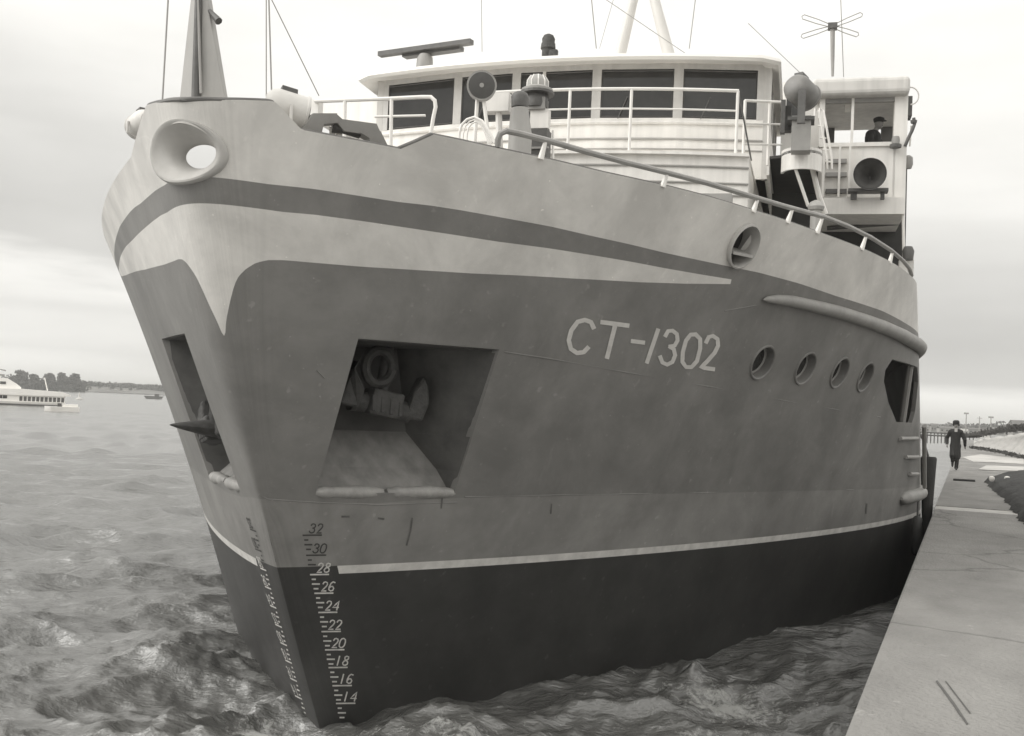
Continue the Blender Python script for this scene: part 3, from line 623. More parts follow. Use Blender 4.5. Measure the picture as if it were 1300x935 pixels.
# lower house: front wall with ribs, from the foredeck up to the rail deck
house = empty('deckhouse'); house.parent = hull_root
hv0, hk = 8.6, .035; uL, uR = -4.6, 4.05
z_hd = L(800, 193, 8.7)[2]
us = np.linspace(uL, uR, 25)
def wall(mb, us, zf0, zf1, v0, k, th=.06, uc=.3):
    for a, b in zip(us[:-1], us[1:]):
        A = np.array([a, wv(a, v0, k, uc), zf0]); B = np.array([b, wv(b, v0, k, uc), zf0]); C = B.copy(); C[2] = zf1; D = A.copy(); D[2] = zf1
        mb.prism([A, B, C, D], (0, th, 0))
m = MB(); wall(m, us, 4.76, z_hd-.03, hv0, hk); m.build('front_wall', WHITE, house)
m = MB(); m.prism([(uR-.03, wv(uR, hv0, hk)+.06, 4.76), (uR-.03, 20, 4.76), (uR-.03, 20, z_hd-.03), (uR-.03, wv(uR, hv0, hk)+.06, z_hd-.03)], (.03, 0, 0)); m.build('side_wall', WHITE, house)
m = MB(); m.prism([(uL, wv(uL, hv0, hk)+.06, 4.76), (uL, 20, 4.76), (uL, 20, z_hd-.03), (uL, wv(uL, hv0, hk)+.06, z_hd-.03)], (.03, 0, 0)); m.build('side_wall', WHITE, house)
fl = [np.array([u, wv(u, hv0, hk)-.10, z_hd]) for u in us]+[np.array([uR+.15, 20, z_hd]), np.array([uL-.15, 20, z_hd])]
MB().prism(fl, (0, 0, -.05)).build('rail_deck', WHITE, house)
for y, x0, x1 in ((211.5, 770, 968), (232, 800, 968), (247, 860, 968), (178, 700, 1)):
    if x1 < x0: continue
    z = L(880, y, wv(L(880, y, hv0)[0], hv0, hk))[2]; q = [u for u in us if u < L(x1, y, 9.)[0]]
    MB().tube([np.array([u, wv(u, hv0, hk)-.015, z]) for u in q], .022, 6).build('wall_rib', mat('rib_grey', .38, .6, .1, 4.), house)
for u, w in ((1.9, .9), (-.2, .8)):
    MB().box((u, wv(u, hv0, hk)-.02, 6.0), (w, .05, .5)).build('wall_locker', WHITE, house)
# dark seat-box seen over the bulwark at (905, 250)
a, b = L(876, 247, 6.2), L(929, 252, 6.2); MB().box(((a[0]+b[0])/2, 6.3, a[2]-.28), (b[0]-a[0], .3, .56)).build('dark_locker', GREY, house)
# rail on the edge of that deck
g2 = empty('wheelhouse_guard_rail'); g2.parent = hull_root
def edge(px, py):
    p = L(px, py, hv0)
    for _ in range(6): p = L(px, py, wv(p[0], hv0, hk)-.03)
    return p
zr = edge(800, 113)[2]; zm = zr-.36
tops = [(560, 0), (628, 0), (720, 0), (801, 0), (870, 0), (938, 0)]
ur = [edge(x, 113)[0] for x in (560, 590, 628, 670, 720, 760, 801, 840, 870, 905, 938)]
rail('rail_top', [(u, wv(u, hv0, hk)-.03, zr) for u in ur[2:]], g2, .03)
rail('rail_mid', [(u, wv(u, hv0, hk)-.03, zm) for u in ur[2:]], g2, .018)
for px in (724, 802, 937): u = edge(px, 113)[0]; rail('rail_post', [(u, wv(u, hv0, hk)-.03, z_hd), (u, wv(u, hv0, hk)-.03, zr)], g2, .028)
u = edge(937, 113)[0]; rail('rail_brace', [(u+.02, wv(u, hv0, hk), zr-.05), (u+.25, wv(u, hv0, hk)+.5, z_hd)], g2, .016, STEEL)
p0, p1 = L(405, 136, 12.5), L(490, 124, 11.2)
MB().prism([p0, p1, p1-np.array([0, 0, .62]), p0-np.array([0, 0, .35])], (0, .08, 0)).build('wing_bulwark', WHITE, house)
MB().prism([p0-np.array([0, 0, .3]), p1-np.array([0, 0, .6]), p1+np.array([0, 3, -.6]), p0+np.array([0, 2, -.3])], (0, 0, -.1)).build('wing_deck', WHITE, house)
# side rail running aft beyond it
p0, p1 = L(946, 128, 9.4), L(994, 130, 10.2)
rail('rail_top', [p0, p1, p1+np.array([0, 2, 0])], g2, .026); rail('rail_mid', [p0-np.array([0, 0, .42]), p1-np.array([0, 0, .42])], g2, .018); rail('rail_mid', [p0-np.array([0, 0, .8]), p1-np.array([0, 0, .8])], g2, .018)
for p in (p0, p0*.35+p1*.65): rail('rail_post', [p, np.array([p[0], p[1], z_hd])], g2, .028)

# wheelhouse body
WV, WK, UC = 10.6, .032, .32
PX = [487, 581, 655, 757, 861, 970]
def warc(px):
    p = L(px, 120, WV)
    for _ in range(8): p = L(px, 120, wv(p[0], WV, WK, UC))
    return p
WU = [warc(x)[0] for x in PX]
cc = warc(757); OVH = .52; zwt, zwb = L(757, 88.5, cc[1])[2], L(757, 150, cc[1])[2]; zev, zrt = L(757, 78, cc[1]-OVH)[2]+.02, L(757, 67, cc[1]-OVH)[2]; zwh = max(zwt+.10, zev+.12)
wh = empty('wheelhouse'); wh.parent = hull_root
def wp(u, z, dv=0.): return np.array([u, wv(u, WV, WK, UC)+dv, z])
fac = [(WU[i], WU[i+1]) for i in range(5)]
m = MB()
for a, b in fac: m.prism([wp(a, z_hd), wp(b, z_hd), wp(b, zwb), wp(a, zwb)], (0, .06, 0))
m.build('front_wall', WHITE, wh)
m = MB()
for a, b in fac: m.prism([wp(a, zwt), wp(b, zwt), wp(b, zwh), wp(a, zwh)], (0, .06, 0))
m.build('window_header', EAVE_SHADE, wh)
pw = {0: .13, 1: .09, 2: .09, 3: .09, 4: .09, 5: .13}
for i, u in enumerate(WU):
    w = pw[i]; m = MB(); m.prism([wp(u-w, zwb-.01), wp(u+w, zwb-.01), wp(u+w, zwt+.01), wp(u-w, zwt+.01)], (0, .065, 0)); m.build('window_post', EAVE_SHADE, wh)
for i, (a, b) in enumerate(fac):
    A, B = a+pw[i]-.02, b-pw[i+1]+.02
    m = MB(); m.prism([wp(A, zwb-.02, .035), wp(B, zwb-.02, .035), wp(B, zwt+.02, .035), wp(A, zwt+.02, .035)], (0, .012, 0)); m.build('window_pane', GLASS, wh)
    m = MB(); m.tube([wp(A+.03, zwb+.03, .025), wp(B-.03, zwb+.03, .025), wp(B-.03, zwt-.03, .025), wp(A+.03, zwt-.03, .025), wp(A+.03, zwb+.03, .025)], .018, 4, cap=False); m.build('window_seal', STEEL, wh)
for i, (a, b) in enumerate(fac[1:]): MB().tube([wp(a+.45, zwb-.02, -.02), wp(a+.62, zwb+.42, .0)], .012, 5).build('wiper', STEEL, wh)
pm = (WU[2]*.65+WU[3]*.35); MB().prism([wp(pm-.03, zwb, .0), wp(pm+.03, zwb, .0), wp(pm+.03, zwt, .0), wp(pm-.03, zwt, .0)], (0, .05, 0)).build('window_mullion', WHITE, wh)
m = MB(); m.tube([wp(u, zwb-.10, -.01) for u in np.linspace(WU[0], WU[-1], 20)], .035, 6); m.build('window_ledge', WHITE, wh)
for dz, r in ((.42, .022), (.62, .015)):
    m = MB(); m.tube([wp(u, zwb-dz, -.005) for u in np.linspace(WU[0], WU[-1], 20)], r, 6); m.build('wall_rib', MATS['rib_grey'], wh)
# side walls with dark windows
for u, sg in ((WU[0], -1), (WU[-1], 1)): MB().prism([wp(u, z_hd, -.004), (u+sg*.137, wp(u, 0)[1]+.0, z_hd), (u+sg*.137, wp(u, 0)[1]+.16, z_hd), wp(u, z_hd, .14)][::sg], (0, 0, zwh-z_hd)).build('corner_post', EAVE_SHADE, wh)
for sgn, u in ((1, WU[-1]), (-1, WU[0])):
    v0_ = wv(u, WV, WK, UC); V1 = v0_+5.0
    m = MB(); d = (-sgn*.06, 0, 0); u_ = u+sgn*.13
    m.prism([(u_, v0_, z_hd), (u_, V1, z_hd), (u_, V1, zwb), (u_, v0_, zwb)], d); m.prism([(u_, v0_, zwt), (u_, V1, zwt), (u_, V1, zwh), (u_, v0_, zwh)], d)
    m.build('side_wall', WHITE, wh)
    for k in range(4): MB().prism([(u_+sgn*.003, v0_+k*1.55+.0, zwb-.01), (u_+sgn*.003, v0_+k*1.55+.22, zwb-.01), (u_+sgn*.003, v0_+k*1.55+.22, zwt+.01), (u_+sgn*.003, v0_+k*1.55, zwt+.01)], d).build('window_post', EAVE_SHADE, wh)
    for k in range(3): MB().prism([(u_-sgn*.035, v0_+k*1.55+.20, zwb-.01), (u_-sgn*.035, v0_+k*1.55+1.57, zwb-.01), (u_-sgn*.035, v0_+k*1.55+1.57, zwt+.01), (u_-sgn*.035, v0_+k*1.55+.2, zwt+.01)], (-sgn*.012, 0, 0)).build('window_pane', GLASS, wh)
vb = wv(WU[-1], WV, WK, UC)+5.0
MB().box(((WU[0]+WU[-1])/2, vb, (z_hd+zev)/2), (WU[-1]-WU[0]+.2, .08, zwh-z_hd)).build('rear_wall', WHITE, wh)
# roof with rounded visor edge
rsec = []
ru = np.linspace(WU[0]-.45, WU[-1]+.26, 30)
def roofloop(grow, z, vg=0.):
    f = [np.array([u, wv(u, WV, WK, UC)-OVH-grow+vg, z]) for u in ru]
    f[0][0] -= grow; f[-1][0] += grow; f[-1][1] += .2; f[0][1] += .2
    return f+[np.array([ru[-1]+grow, vb+.1, z]), np.array([ru[0]-grow, vb+.1, z])]
m = MB(); loops = [roofloop(-.5, zwh-.02), roofloop(-.06, zev+.01), roofloop(0, zev), roofloop(.05, zev+.05), roofloop(.03, zrt-.04), roofloop(-.08, zrt), roofloop(-.5, zrt+.05)]
n = len(loops[0]); vs = [p for l in loops for p in l]
fs = [(i*n+k, i*n+(k+1) % n, (i+1)*n+(k+1) % n, (i+1)*n+k) for i in range(len(loops)-1) for k in range(n)]+[tuple(range(n))[::-1], tuple((len(loops)-1)*n+k for k in range(n))]
m.add(vs, fs); m.build('roof', mat('roof_white', .86, .5, .03, 2.), wh, smooth=True)
rail('roof_pipe', [np.array([u, wv(u, WV, WK, UC)+.1, zrt+.12]) for u in ru[8:26]], wh, .03, WHITE)
# radar scanner
rd = empty('radar_scanner'); rd.parent = hull_root
rv = 11.6; a, b = L(482, 70, rv), L(599, 53, rv-.5); c_ = L(541, 70, rv)
X = nrm(b-a); X[2] *= .4; X = nrm(X)
MB().box((a+b)/2, (np.linalg.norm(b-a), .16, .10), X, np.cross((0, 0, 1), X), (0, 0, 1)).build('scanner_bar', STEEL, rd)
MB().box((a+b)/2+np.array([.15, .1, -.06]), (np.linalg.norm(b-a)*.62, .2, .09), X, np.cross((0, 0, 1), X), (0, 0, 1)).build('scanner_back', STEEL, rd)
MB().lathe([(.19, -.25), (.17, .02), (.12, .1)], (a+b)/2+np.array([0, .05, -.22]), (0, 0, 1), 16).build('scanner_drive', GREY, rd, smooth=True)
pz = zrt+.03; MB().tube([(c_[0], rv, pz), (c_[0], rv, c_[2])], .15, 14).build('scanner_post', WHITE, rd, smooth=True)
# roof lamp
c_ = L(696, 60, 11.2); e = empty('roof_lamp'); e.parent = hull_root
MB().lathe([(.10, -.32), (.13, -.28), (.13, -.06), (.16, -.04), (.15, .06), (.13, .10), (.14, .16), (.10, .24), (.04, .27)], c_+np.array([0, 0, -.0]), (0, 0, 1), 14).build('lamp_body', RUST, e, smooth=True)
MB().box(c_+np.array([.14, -.1, -.18]), (.18, .12, .14)).build('lamp_side_box', RUST, e)
MB().tube([c_+np.array([0, 0, -.3]), (c_[0], c_[1], zrt)], .06, 8).build('lamp_post', WHITE, e)
# tripod mast legs
tm = empty('tripod_mast'); tm.parent = hull_root
MW = mat('mast_white', .62, .5, .06, 2.)
for (x0, x1, v) in ((790, 804, 13.2), (846, 831, 13.2)):
    a, b = L(x0, 58, v), L(x1, 0, v+.15); d = b-a; MB().tube([a-d*.6, a, b, b+d*3.2], [.14, .13, .11, .07], 12).build('mast_leg', MW, tm, smooth=True)
a, b = L(818, 62, 15.5), L(818, -150, 13.6); 
# wires
WIRE = mat('wire_grey', .30, .6, .05, 2.)
ri = empty('rigging'); ri.parent = hull_root
def wire(p, q, r=.008): MB().tube([p, q], r, 5).build('stay_wire', WIRE, ri)
wire(L(206, 131, MV+.3), L(214, -10, MV+.3)); wire(L(345, 126, MV+1), L(341, -10, MV+1)); wire(L(338, 126, MV+1.2), L(338, -10, MV+1.2), .006)
wire(L(405, 122, 1.5), L(340, -10, .8), .006); wire(L(757, 62, 12), L(750, -10, 12), .012); wire(L(875, 62, 12.5), L(884, -10, 12.5), .01); wire(L(761, 62, 12.5), L(790, -40, 12.8), .006)
wire(L(873, 70, 11.8), L(755, -10, 11.8), .008); wire(L(1071, 98, 14.5), L(1067, -10, 14.5), .01); wire(L(612, 66, 12), L(611, -10, 12), .008); wire(L(1015, 92, 13), L(950, 30, 13), .008)

# ------------------------------------------------------------------ port bridge wing control cabin
cb = empty('control_cabin'); cb.parent = hull_root
BV = 13.6
def BX(x, y, v=BV): return L(x, y, v)
def slab(name, x0, y0, x1, y1, v0, dep, m, par, rnd=None):
    A, B = BX(x0, (y0+y1)/2, v0), BX(x1, (y0+y1)/2, v0); z0, z1 = BX((x0+x1)/2, y1, v0)[2], BX((x0+x1)/2, y0, v0)[2]
    return MB().box(((A[0]+B[0])/2, v0+dep/2, (z0+z1)/2), (B[0]-A[0], dep, z1-z0)).build(name, m, par)
o = slab('roof', 1030, 97, 1156, 120, BV-.25, 3.0, mat('cabin_roof_paint', .60, .5, .06, 2., streak=.1), cb)
bv = o.modifiers.new('b', 'BEVEL'); bv.width = .10; bv.segments = 3
slab('post', 1134, 119, 1151, 268, BV, .35, WHITE, cb)
slab('post', 1040, 119, 1047, 186, BV, .2, WHITE, cb)
slab('window_bar', 1080.5, 119, 1084, 184, BV, .06, WHITE2, cb)
slab('front_panel', 1040, 184, 1136, 262, BV, .08, WHITE, cb)
slab('sill', 1040, 181, 1136, 186, BV-.05, .2, WHITE, cb)
slab('header', 1045, 119, 1136, 130, BV+.02, .1, GREY, cb)
# rear wall: dark upper part, lower part open to the sky through the aft window
slab('rear_header', 1040, 118, 1140, 152, BV+2.4, .08, mat('cabin_lining', .13, .7, .1, 2.), cb)
slab('rear_post', 1037, 118, 1060, 190, BV+2.4, .08, MATS['cabin_lining'], cb)
slab('rear_panel', 1040, 181, 1140, 262, BV+2.4, .08, WHITE, cb)
slab('rear_post', 1119, 118, 1141, 190, BV+2.4, .1, MATS['cabin_lining'], cb)
slab('link_wall', 992, 104, 1046, 200, BV+.3, .1, WHITE, cb)
slab('link_window', 998, 118, 1020, 168, BV+.27, .05, GLASS, cb)
slab('cabin_lamp', 1073, 127, 1080, 141, BV+.5, .12, WHITE, cb)
slab('floor_slab', 1044, 251, 1149, 272, BV-.3, 3.1, WHITE, cb)
# passage below, its shade painted into the dark back panel
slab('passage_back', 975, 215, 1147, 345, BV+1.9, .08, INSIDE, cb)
rail('passage_pipe', [L(1050, 290, BV+1), L(1145, 283, BV+1)], cb, .05, STEEL)
MB().tube([L(1146.5, 268, BV-.2), L(1147.5, 340, BV-.2)], .03, 8).build('corner_pipe', WHITE, cb)
# grille ladder beside the panel
for y in (205, 222, 243): slab('rack_shelf', 1048, y-3, 1075, y+2, BV-.14, .12, STEEL if y == 243 else GREY, cb)
for x in (1044, 1064, 1077): slab('rack_post', x, 185, x+3, 250, BV-.16, .05, WHITE2, cb)
# horn on bracket
c_ = L(1104.5, 221, BV-.75); A = nrm(CL-c_); A[2] *= .2; A = nrm(A)
hn_ = empty('loud_hailer'); hn_.parent = hull_root
m = MB(); m.lathe([(.315, .0), (.33, .01), (.325, -.03), (.24, -.14), (.13, -.30), (.09, -.45)], c_, A, 32, cap=False); m.lathe([(.30, .0), (.22, -.13), (.11, -.30), (.03, -.42)], c_, A, 32, cap=False)
m.build('horn_bell', STEEL, hn_, smooth=True)
MB().lathe([(.13, -.45), (.14, -.6), (.08, -.66)], c_, A, 16).build('horn_driver', STEEL, hn_, smooth=True)
slab('horn_bracket', 1077, 239, 1128, 243, BV-.6, .3, STEEL, hn_); slab('bracket_leg', 1080, 243, 1088, 253, BV-.5, .1, STEEL, hn_); slab('bracket_leg', 1118, 243, 1123, 253, BV-.5, .1, STEEL, hn_)
# lamps and hose on the outer post
e = empty('side_lamps'); e.parent = hull_root
c_ = L(1137, 184, BV-.15); MB().lathe([(.12, -.06), (.12, .0), (.08, .02)], c_, (0, 0, 1), 14).build('lamp_base', STEEL, e, smooth=True); MB().lathe([(.075, .0), (.085, .1), (.07, .17)], c_, (0, 0, 1), 12).build('lamp_glass', GREY, e, smooth=True)
MB().box(L(1152, 138, BV+.3), (.16, .4, .42)).build('side_box', STEEL, e)
MB().tube([L(x, y, BV) for x, y in ((1160, 150), (1161, 158), (1158, 166), (1153, 176), (1149, 186))], .035, 8).build('hose', STEEL, e, smooth=True)
MB().lathe([(.06, -.03), (.07, .03)], L(1160, 155, BV), (0, 0, 1), 10).build('hose_joint', STEEL, e)
MB().tube([L(1156+11*math.sin(a)*.95, 122-11*math.cos(a), BV) for a in np.linspace(-.1, math.pi, 12)], .016, 6).build('hose_loop', WHITE2, e, smooth=True)
MB().lathe([(.07, -.14), (.1, -.05), (.09, .1), (.04, .14)], L(1153, 206, BV+.2), (0, 0, 1), 10).build('side_lamp', GREY, e, smooth=True)
MB().tube([L(1151, 215, BV+.2), L(1148.5, 330, BV+.2)], .014, 6).build('cable', STEEL, e)
MB().tube([L(1157, 160, BV+.2), L(1155, 186, BV+.2)], .02, 6).build('cable', WHITE2, e)
# big searchlight with drum housing on its tower
sv = 9.4; c_ = L(1017, 117, sv); e = drum('searchlight', c_, nrm((.45, .8, -.22)), .25, .48, hull_root, mat('lamp_grey', .20, .5, .15, 5.), STEEL)
y = MB(); y.box(c_+np.array([.02, -.34, -.36]), (.13, .08, .62), Z=(0, .1, 1)); y.box(c_+np.array([-.30, .1, -.42]), (.08, .14, .6)); y.build('yoke', STEEL, e)
MB().box(L(1017, 172, sv), (.33, .33, .62)).build('pedestal', GREY, e); MB().box(L(1017, 154, sv), (.46, .42, .06)).build('pedestal_top', STEEL, e)
MB().box(L(999, 152, sv+.3), (.16, .2, .45)).build('switch_box', STEEL, e)
# ladder-like frames right of it
for x0, x1 in ((1034, 1050), (1040, 1056)):
    rail('tower_ladder', [L(x0, 150, 10.5), L(x0+1, 138, 10.5), L(x0+5, 141, 10.5), L(x0+8, 155, 10.5), L(x1, 200, 10.5), L(x1, 215, 10.5)], e, .022)
for y_ in (160, 175, 190, 205): rail('ladder_rung', [L(1036+(y_-150)*.2, y_, 10.5), L(1044+(y_-150)*.2, y_+1, 10.5)], e, .016)
# platform under the searchlight with rounded white skirt over the dark passage
sp = empty('searchlight_platform'); sp.parent = hull_root
c_ = L(1016, 202, 9.7); pts = []
for a in np.linspace(math.pi*.0, math.pi, 16)[::-1]: pts.append((c_[0]+.02+.36*math.cos(a), c_[1]+.3-.4*math.sin(a), c_[2]-.20))
pts += [(c_[0]+.38, c_[1]+4, c_[2]-.20), (c_[0]-.6, c_[1]+4, c_[2]-.20), (c_[0]-.6, c_[1]+.4, c_[2]-.20)]
npt = len(pts); m = MB()
for i in range(npt-1):
    A_, B_ = np.array(pts[i]), np.array(pts[i+1]); o__ = nrm(np.cross(B_-A_, (0, 0, 1)))*.05
    m.prism([A_, B_, B_+np.array([0, 0, .40]), A_+np.array([0, 0, .40])], -o__)
m.build('skirt', WHITE, sp); MB().prism([np.array(p)+np.array([0, 0, .30]) for p in pts], (0, 0, .05)).build('platform_deck', INSIDE, sp)  # platform deck coloured dark to paint the shade of the deckhead
MB().box((c_[0]-.1, c_[1]+2.6, c_[2]-1.6), (.9, .1, 3.)).build('passage_back', INSIDE, sp)  # dark panel carries the passage shade in its colour
MB().tube([L(1003, 208, 9.7), L(1010, 215, 9.7), L(1026, 262, 9.9)], .03, 8).build('passage_pipe', WHITE2, sp)
MB().tube([L(1031, 212, 10.2), L(1040, 250, 10.3), L(1048, 272, 10.4)], .05, 8).build('passage_frame', WHITE, sp)
MB().lathe([(.13, -.06), (.15, .0), (.11, .08), (.03, .12)], L(1036, 263, 9.6), (0, 0, 1), 16).build('deck_vent', MASTP, sp, smooth=True)
MB().tube([L(1036, 263, 9.6), L(1036, 263, 9.6)-np.array([0, 0, 1.6])], .1, 10).build('deck_vent_pipe', MASTP, sp)
# cross dipole aerial
ae = empty('cross_aerial'); ae.parent = hull_root
av = 14.2; c_ = L(1057, 34, av); MB().tube([c_, L(1057, 70, av), L(1057, 97, av)], [.055, .045, .03], 10).build('aerial_mast', GREY, ae, smooth=True)
MB().box(c_, (.2, .2, .12)).build('aerial_hub', STEEL, ae)
for x, y in ((1018, 21), (1095, 18), (1017, 47), (1090, 45)):
    e_ = L(x, y, av); d = e_-c_; t = nrm(np.cross(d, (0, 1, 0)))*.05
    loop = [c_+t*.5, c_+d*.5+t, c_+d*.95+t, e_, c_+d*.95-t, c_+d*.5-t, c_-t*.5]
    MB().tube(loop, .011, 5).build('dipole', WIRE, ae)
# small items on the port quarter
MB().lathe([(.10, -.14), (.12, .05), (.08, .14)], L(1153, 322, BV-.5), (0, 0, 1), 10).build('mooring_lamp', STEEL, hull_root, smooth=True)
MB().box(L(1150, 340, BV-.2), (.28, .3, .30)).build('liferaft_canister', WHITE, hull_root)

# ------------------------------------------------------------------ people
SKIN = mat('skin', .28, .6, .1, 20.); COAT = mat('dark_coat', .028, .85, .2, 12., .2, 40.); TROUS = mat('dark_trousers', .03, .85, .2, 12.); HAIR = mat('dark_hair', .02, .7, .2, 20.)
def body(name, chains, blobs, m, parent, vox=.012, loc=None):
    mb = MB()
    for pts, rs in chains:
        mb.tube(pts, rs, 12)
        for p, r in ((pts[0], rs[0]), (pts[-1], rs[-1])): mb.lathe([(r*math.cos(t), r*math.sin(t)) for t in np.linspace(-1.45, 1.45, 7)], p, (0, 0, 1), 12)
    for c, r in blobs:
        mb.lathe([(math.cos(t), math.sin(t)*r[2]) for t in np.linspace(-1.5, 1.5, 11)], c, (0, 0, 1), 16, r[0], r[1], X=(1, 0, 0))
    o = mb.build(name, m, parent)
    md = o.modifiers.new('r', 'REMESH'); md.mode = 'VOXEL'; md.voxel_size = vox; md.use_smooth_shade = True
    s_ = o.modifiers.new('m', 'SMOOTH'); s_.iterations = 4; s_.factor = .5
    return bake(o, None)
def hand(ch, w, d, side):
    d = nrm(d); n = nrm(np.cross(d, (0, 1, .2)))
    ch.append(([w, w+d*.09], [.03, .036]))
    t = nrm(np.cross(d, n))
    for k, ln in enumerate((.07, .08, .075, .06)):
        b = w+d*.09+t*(-.03+.02*k); ch.append(([b, b+d*ln*.5+n*.005, b+d*ln*.8+n*.03], [.011, .010, .009]))
    b = w+d*.03+t*.035*side; ch.append(([b, b+t*.03*side+d*.035, b+t*.03*side+d*.065], [.012, .011, .010]))
def head(parent, c, fx, m_face, chains, blobs):
    # head with jaw, nose and ears, facing -Y of the figure
    blobs += [(c, (.076, .095, .115)), (c+np.array([0, -.02, -.07]), (.058, .07, .06)), (c+np.array([0, -.098, -.02]), (.014, .022, .026)), (c+np.array([.078, .005, -.01]), (.012, .022, .032)), (c+np.array([-.078, .005, -.01]), (.012, .022, .032))]
def figure(loc, rz, label, pose, sc=1.):
    root = empty('person', loc, rz, label=label, category='person'); root.scale = (sc, sc, sc)
    ch, bl = [], []; V = np.array
    hip = V([0, 0, .93]); 
    P_ = pose
    c = V([0, P_.get('lean', -.05), 1.66])
    head(root, c, 0, SKIN, ch, bl)
    ch.append(([V([0, .01, .92]), V([0, .0, 1.15]), V([0, -.01, 1.38])], [.13, .125, .13])); ch.append(([V([0, -.01, 1.42]), c+V([0, .02, -.06])], [.062, .055]))
    ch.append(([V([-.14, 0, 1.40]), V([.14, 0, 1.40])], [.085, .085]))
    for sgn, k in ((-1, 'r'), (1, 'l')):
        sh = V([.185*sgn, 0, 1.40]); el, wr = V(P_['el'+k]), V(P_['wr'+k]); ch.append(([sh, el, wr], [.058, .046, .032])); hand(ch, wr, wr-el, -sgn)
        h0 = V([.09*sgn, 0, .90]); kn, an, toe = V(P_['kn'+k]), V(P_['an'+k]), V(P_['to'+k]); ch.append(([h0, kn, an], [.095, .062, .045]))
    body('body', ch, bl, SKIN, root)
    # face
    for sx_ in (-1, 1): MB().lathe([(.010, 0), (.006, .008)], c+V([sx_*.03, -.087, .012]), (0, -1, 0), 8).build('eye', HAIR, root)
    MB().box(c+V([0, -.088, -.062]), (.045, .012, .008)).build('mouth', HAIR, root)
    # clothing
    cc_ = []
    for sgn, k in ((-1, 'r'), (1, 'l')):
        h0 = V([.09*sgn, 0, .90]); kn, an, toe = V(P_['kn'+k]), V(P_['an'+k]), V(P_['to'+k]); cc_.append(([h0, kn, an], [.11, .08, .07]))
        body('shoe', [([an+V([0, .03, -.02]), an*.45+toe*.55, toe], [.05, .048, .035])], [], BLACK, root)
    body('trousers', cc_, [(V([0, 0, .92]), (.165, .13, .12))], TROUS, root)
    cc_ = [([V([-.13, 0, 1.39]), V([.13, 0, 1.39])], [.115, .115]), ([V([0, .0, 1.36]), V([0, 0, 1.1]), V([0, 0, .82]), V([P_.get('cx', 0), P_.get('cy', 0), P_.get('hem', .55)])], [.18, .17, .185, .20])]
    for sgn, k in ((-1, 'r'), (1, 'l')): cc_.append(([V([.185*sgn, 0, 1.40]), V(P_['el'+k]), V(P_['wr'+k])*.93+V(P_['el'+k])*.07], [.078, .068, .052]))
    body('coat', cc_, [(V([0, 0, 1.44]), (.10, .09, .07))], COAT, root)
    return root, c
# man walking along the quay
pos = ground(1212, 597, 1.72)
pose = dict(elr=(-.30, .08, 1.14), wrr=(-.29, -.12, .93), ell=(.31, -.02, 1.13), wrl=(.33, .12, .90), knr=(-.09, -.22, .55), anr=(-.08, .12, .33), tor=(-.08, .08, .14), knl=(.07, -.03, .48), anl=(.05, .03, .08), tol=(.05, -.15, .04), hem=.52, cy=-.02)
rz = math.atan2(pos[0], -pos[1])+math.pi*0
root, c = figure((pos[0], pos[1], 1.72), .0, 'person in a long dark coat and fur cap striding along the quay towards the ship', pose, 1.04)
root.rotation_euler = (0, 0, math.radians(2))
m = MB(); m.lathe([(.105, -.02), (.115, .03), (.11, .10), (.07, .135), (.01, .14)], c+np.array([0, 0, .03]), (0, 0, 1), 16, 1, 1.15); m.box(c+np.array([-.095, .0, .03]), (.04, .09, .15)); m.box(c+np.array([.095, .0, .03]), (.04, .09, .15)); m.build('fur_cap', HAIR, root, smooth=True)
MB().box((.0, -.16, 1.47), (.10, .05, .14)).build('pale_collar', mat('scarf', .45, .8, .1, 9.), root)
# man in the cabin
b_ = L(1108, 186, BV+1.1); wpos = to_world(np.array([b_[0], b_[1], 0]))
zc = L(1115, 160, BV+1.1)[2]
pose = dict(elr=(-.30, -.12, 1.16), wrr=(-.20, -.36, 1.12), ell=(.28, -.12, 1.16), wrl=(.18, -.36, 1.12), knr=(-.1, -.02, .48), anr=(-.1, .02, .08), tor=(-.1, -.16, .04), knl=(.1, -.02, .48), anl=(.1, .02, .08), tol=(.1, -.16, .04), hem=.8, lean=-.12)
root, c = figure((wpos[0], wpos[1], zc-1.62), PSI+math.radians(62), 'person in dark clothes leaning at the window of the port control cabin', pose, 1.0)
m = MB(); m.lathe([(.085, -.02), (.10, .03), (.10, .07), (.05, .10)], c+np.array([0, 0, .04]), (0, 0, 1), 16, 1, 1.2); m.box(c+np.array([0, -.11, .045]), (.13, .09, .015)); m.build('peaked_cap', HAIR, root, smooth=True)

# ------------------------------------------------------------------ quay and land
CONC = mat('quay_concrete', .22, .9, .26, .9, .7, 26., stretch=(1, .5, 1), spots=.30, cracks=.42)
JOINT = mat('joint_mortar', .42, .9, .2, 5.)
QX = -.555; zq = 1.72
yj = ground(1230, 647)[1]
qs = 0
for (y0, y1) in ((-14, yj-.5), (yj+.5, yj+14), (yj+14.04, yj+28), (yj+28.04, yj+60), (yj+60.04, 150)):
    m = MB(); m.box((QX+7.5, (y0+y1)/2, zq-.25), (15, y1-y0, .5)); o = m.build('quay_deck' , CONC, None, kind='structure')
    if y0 < 20: b = o.modifiers.new('b', 'BEVEL'); b.width = .03; b.segments = 2
m = MB(); m.box((QX+7.54, 68, -1.5), (14.9, 164, 5.9)); m.build('quay_wall', mat('quay_face', .16, .9, .3, 2., .3, 8.), None, kind='structure')
a, b = ground(1176, 644), ground(1290, 650)
m = MB(); m.box((QX+1.0, yj, zq-.05), (1.98, 1.0, .08)); m.build('quay_joint', JOINT, None, kind='structure')
m = MB(); m.box((230, 60, zq-.36), (431, 400, .6)); m.build('land', mat('shore_ground', .22, 1., .3, .5, .3, 3.), None, kind='structure')
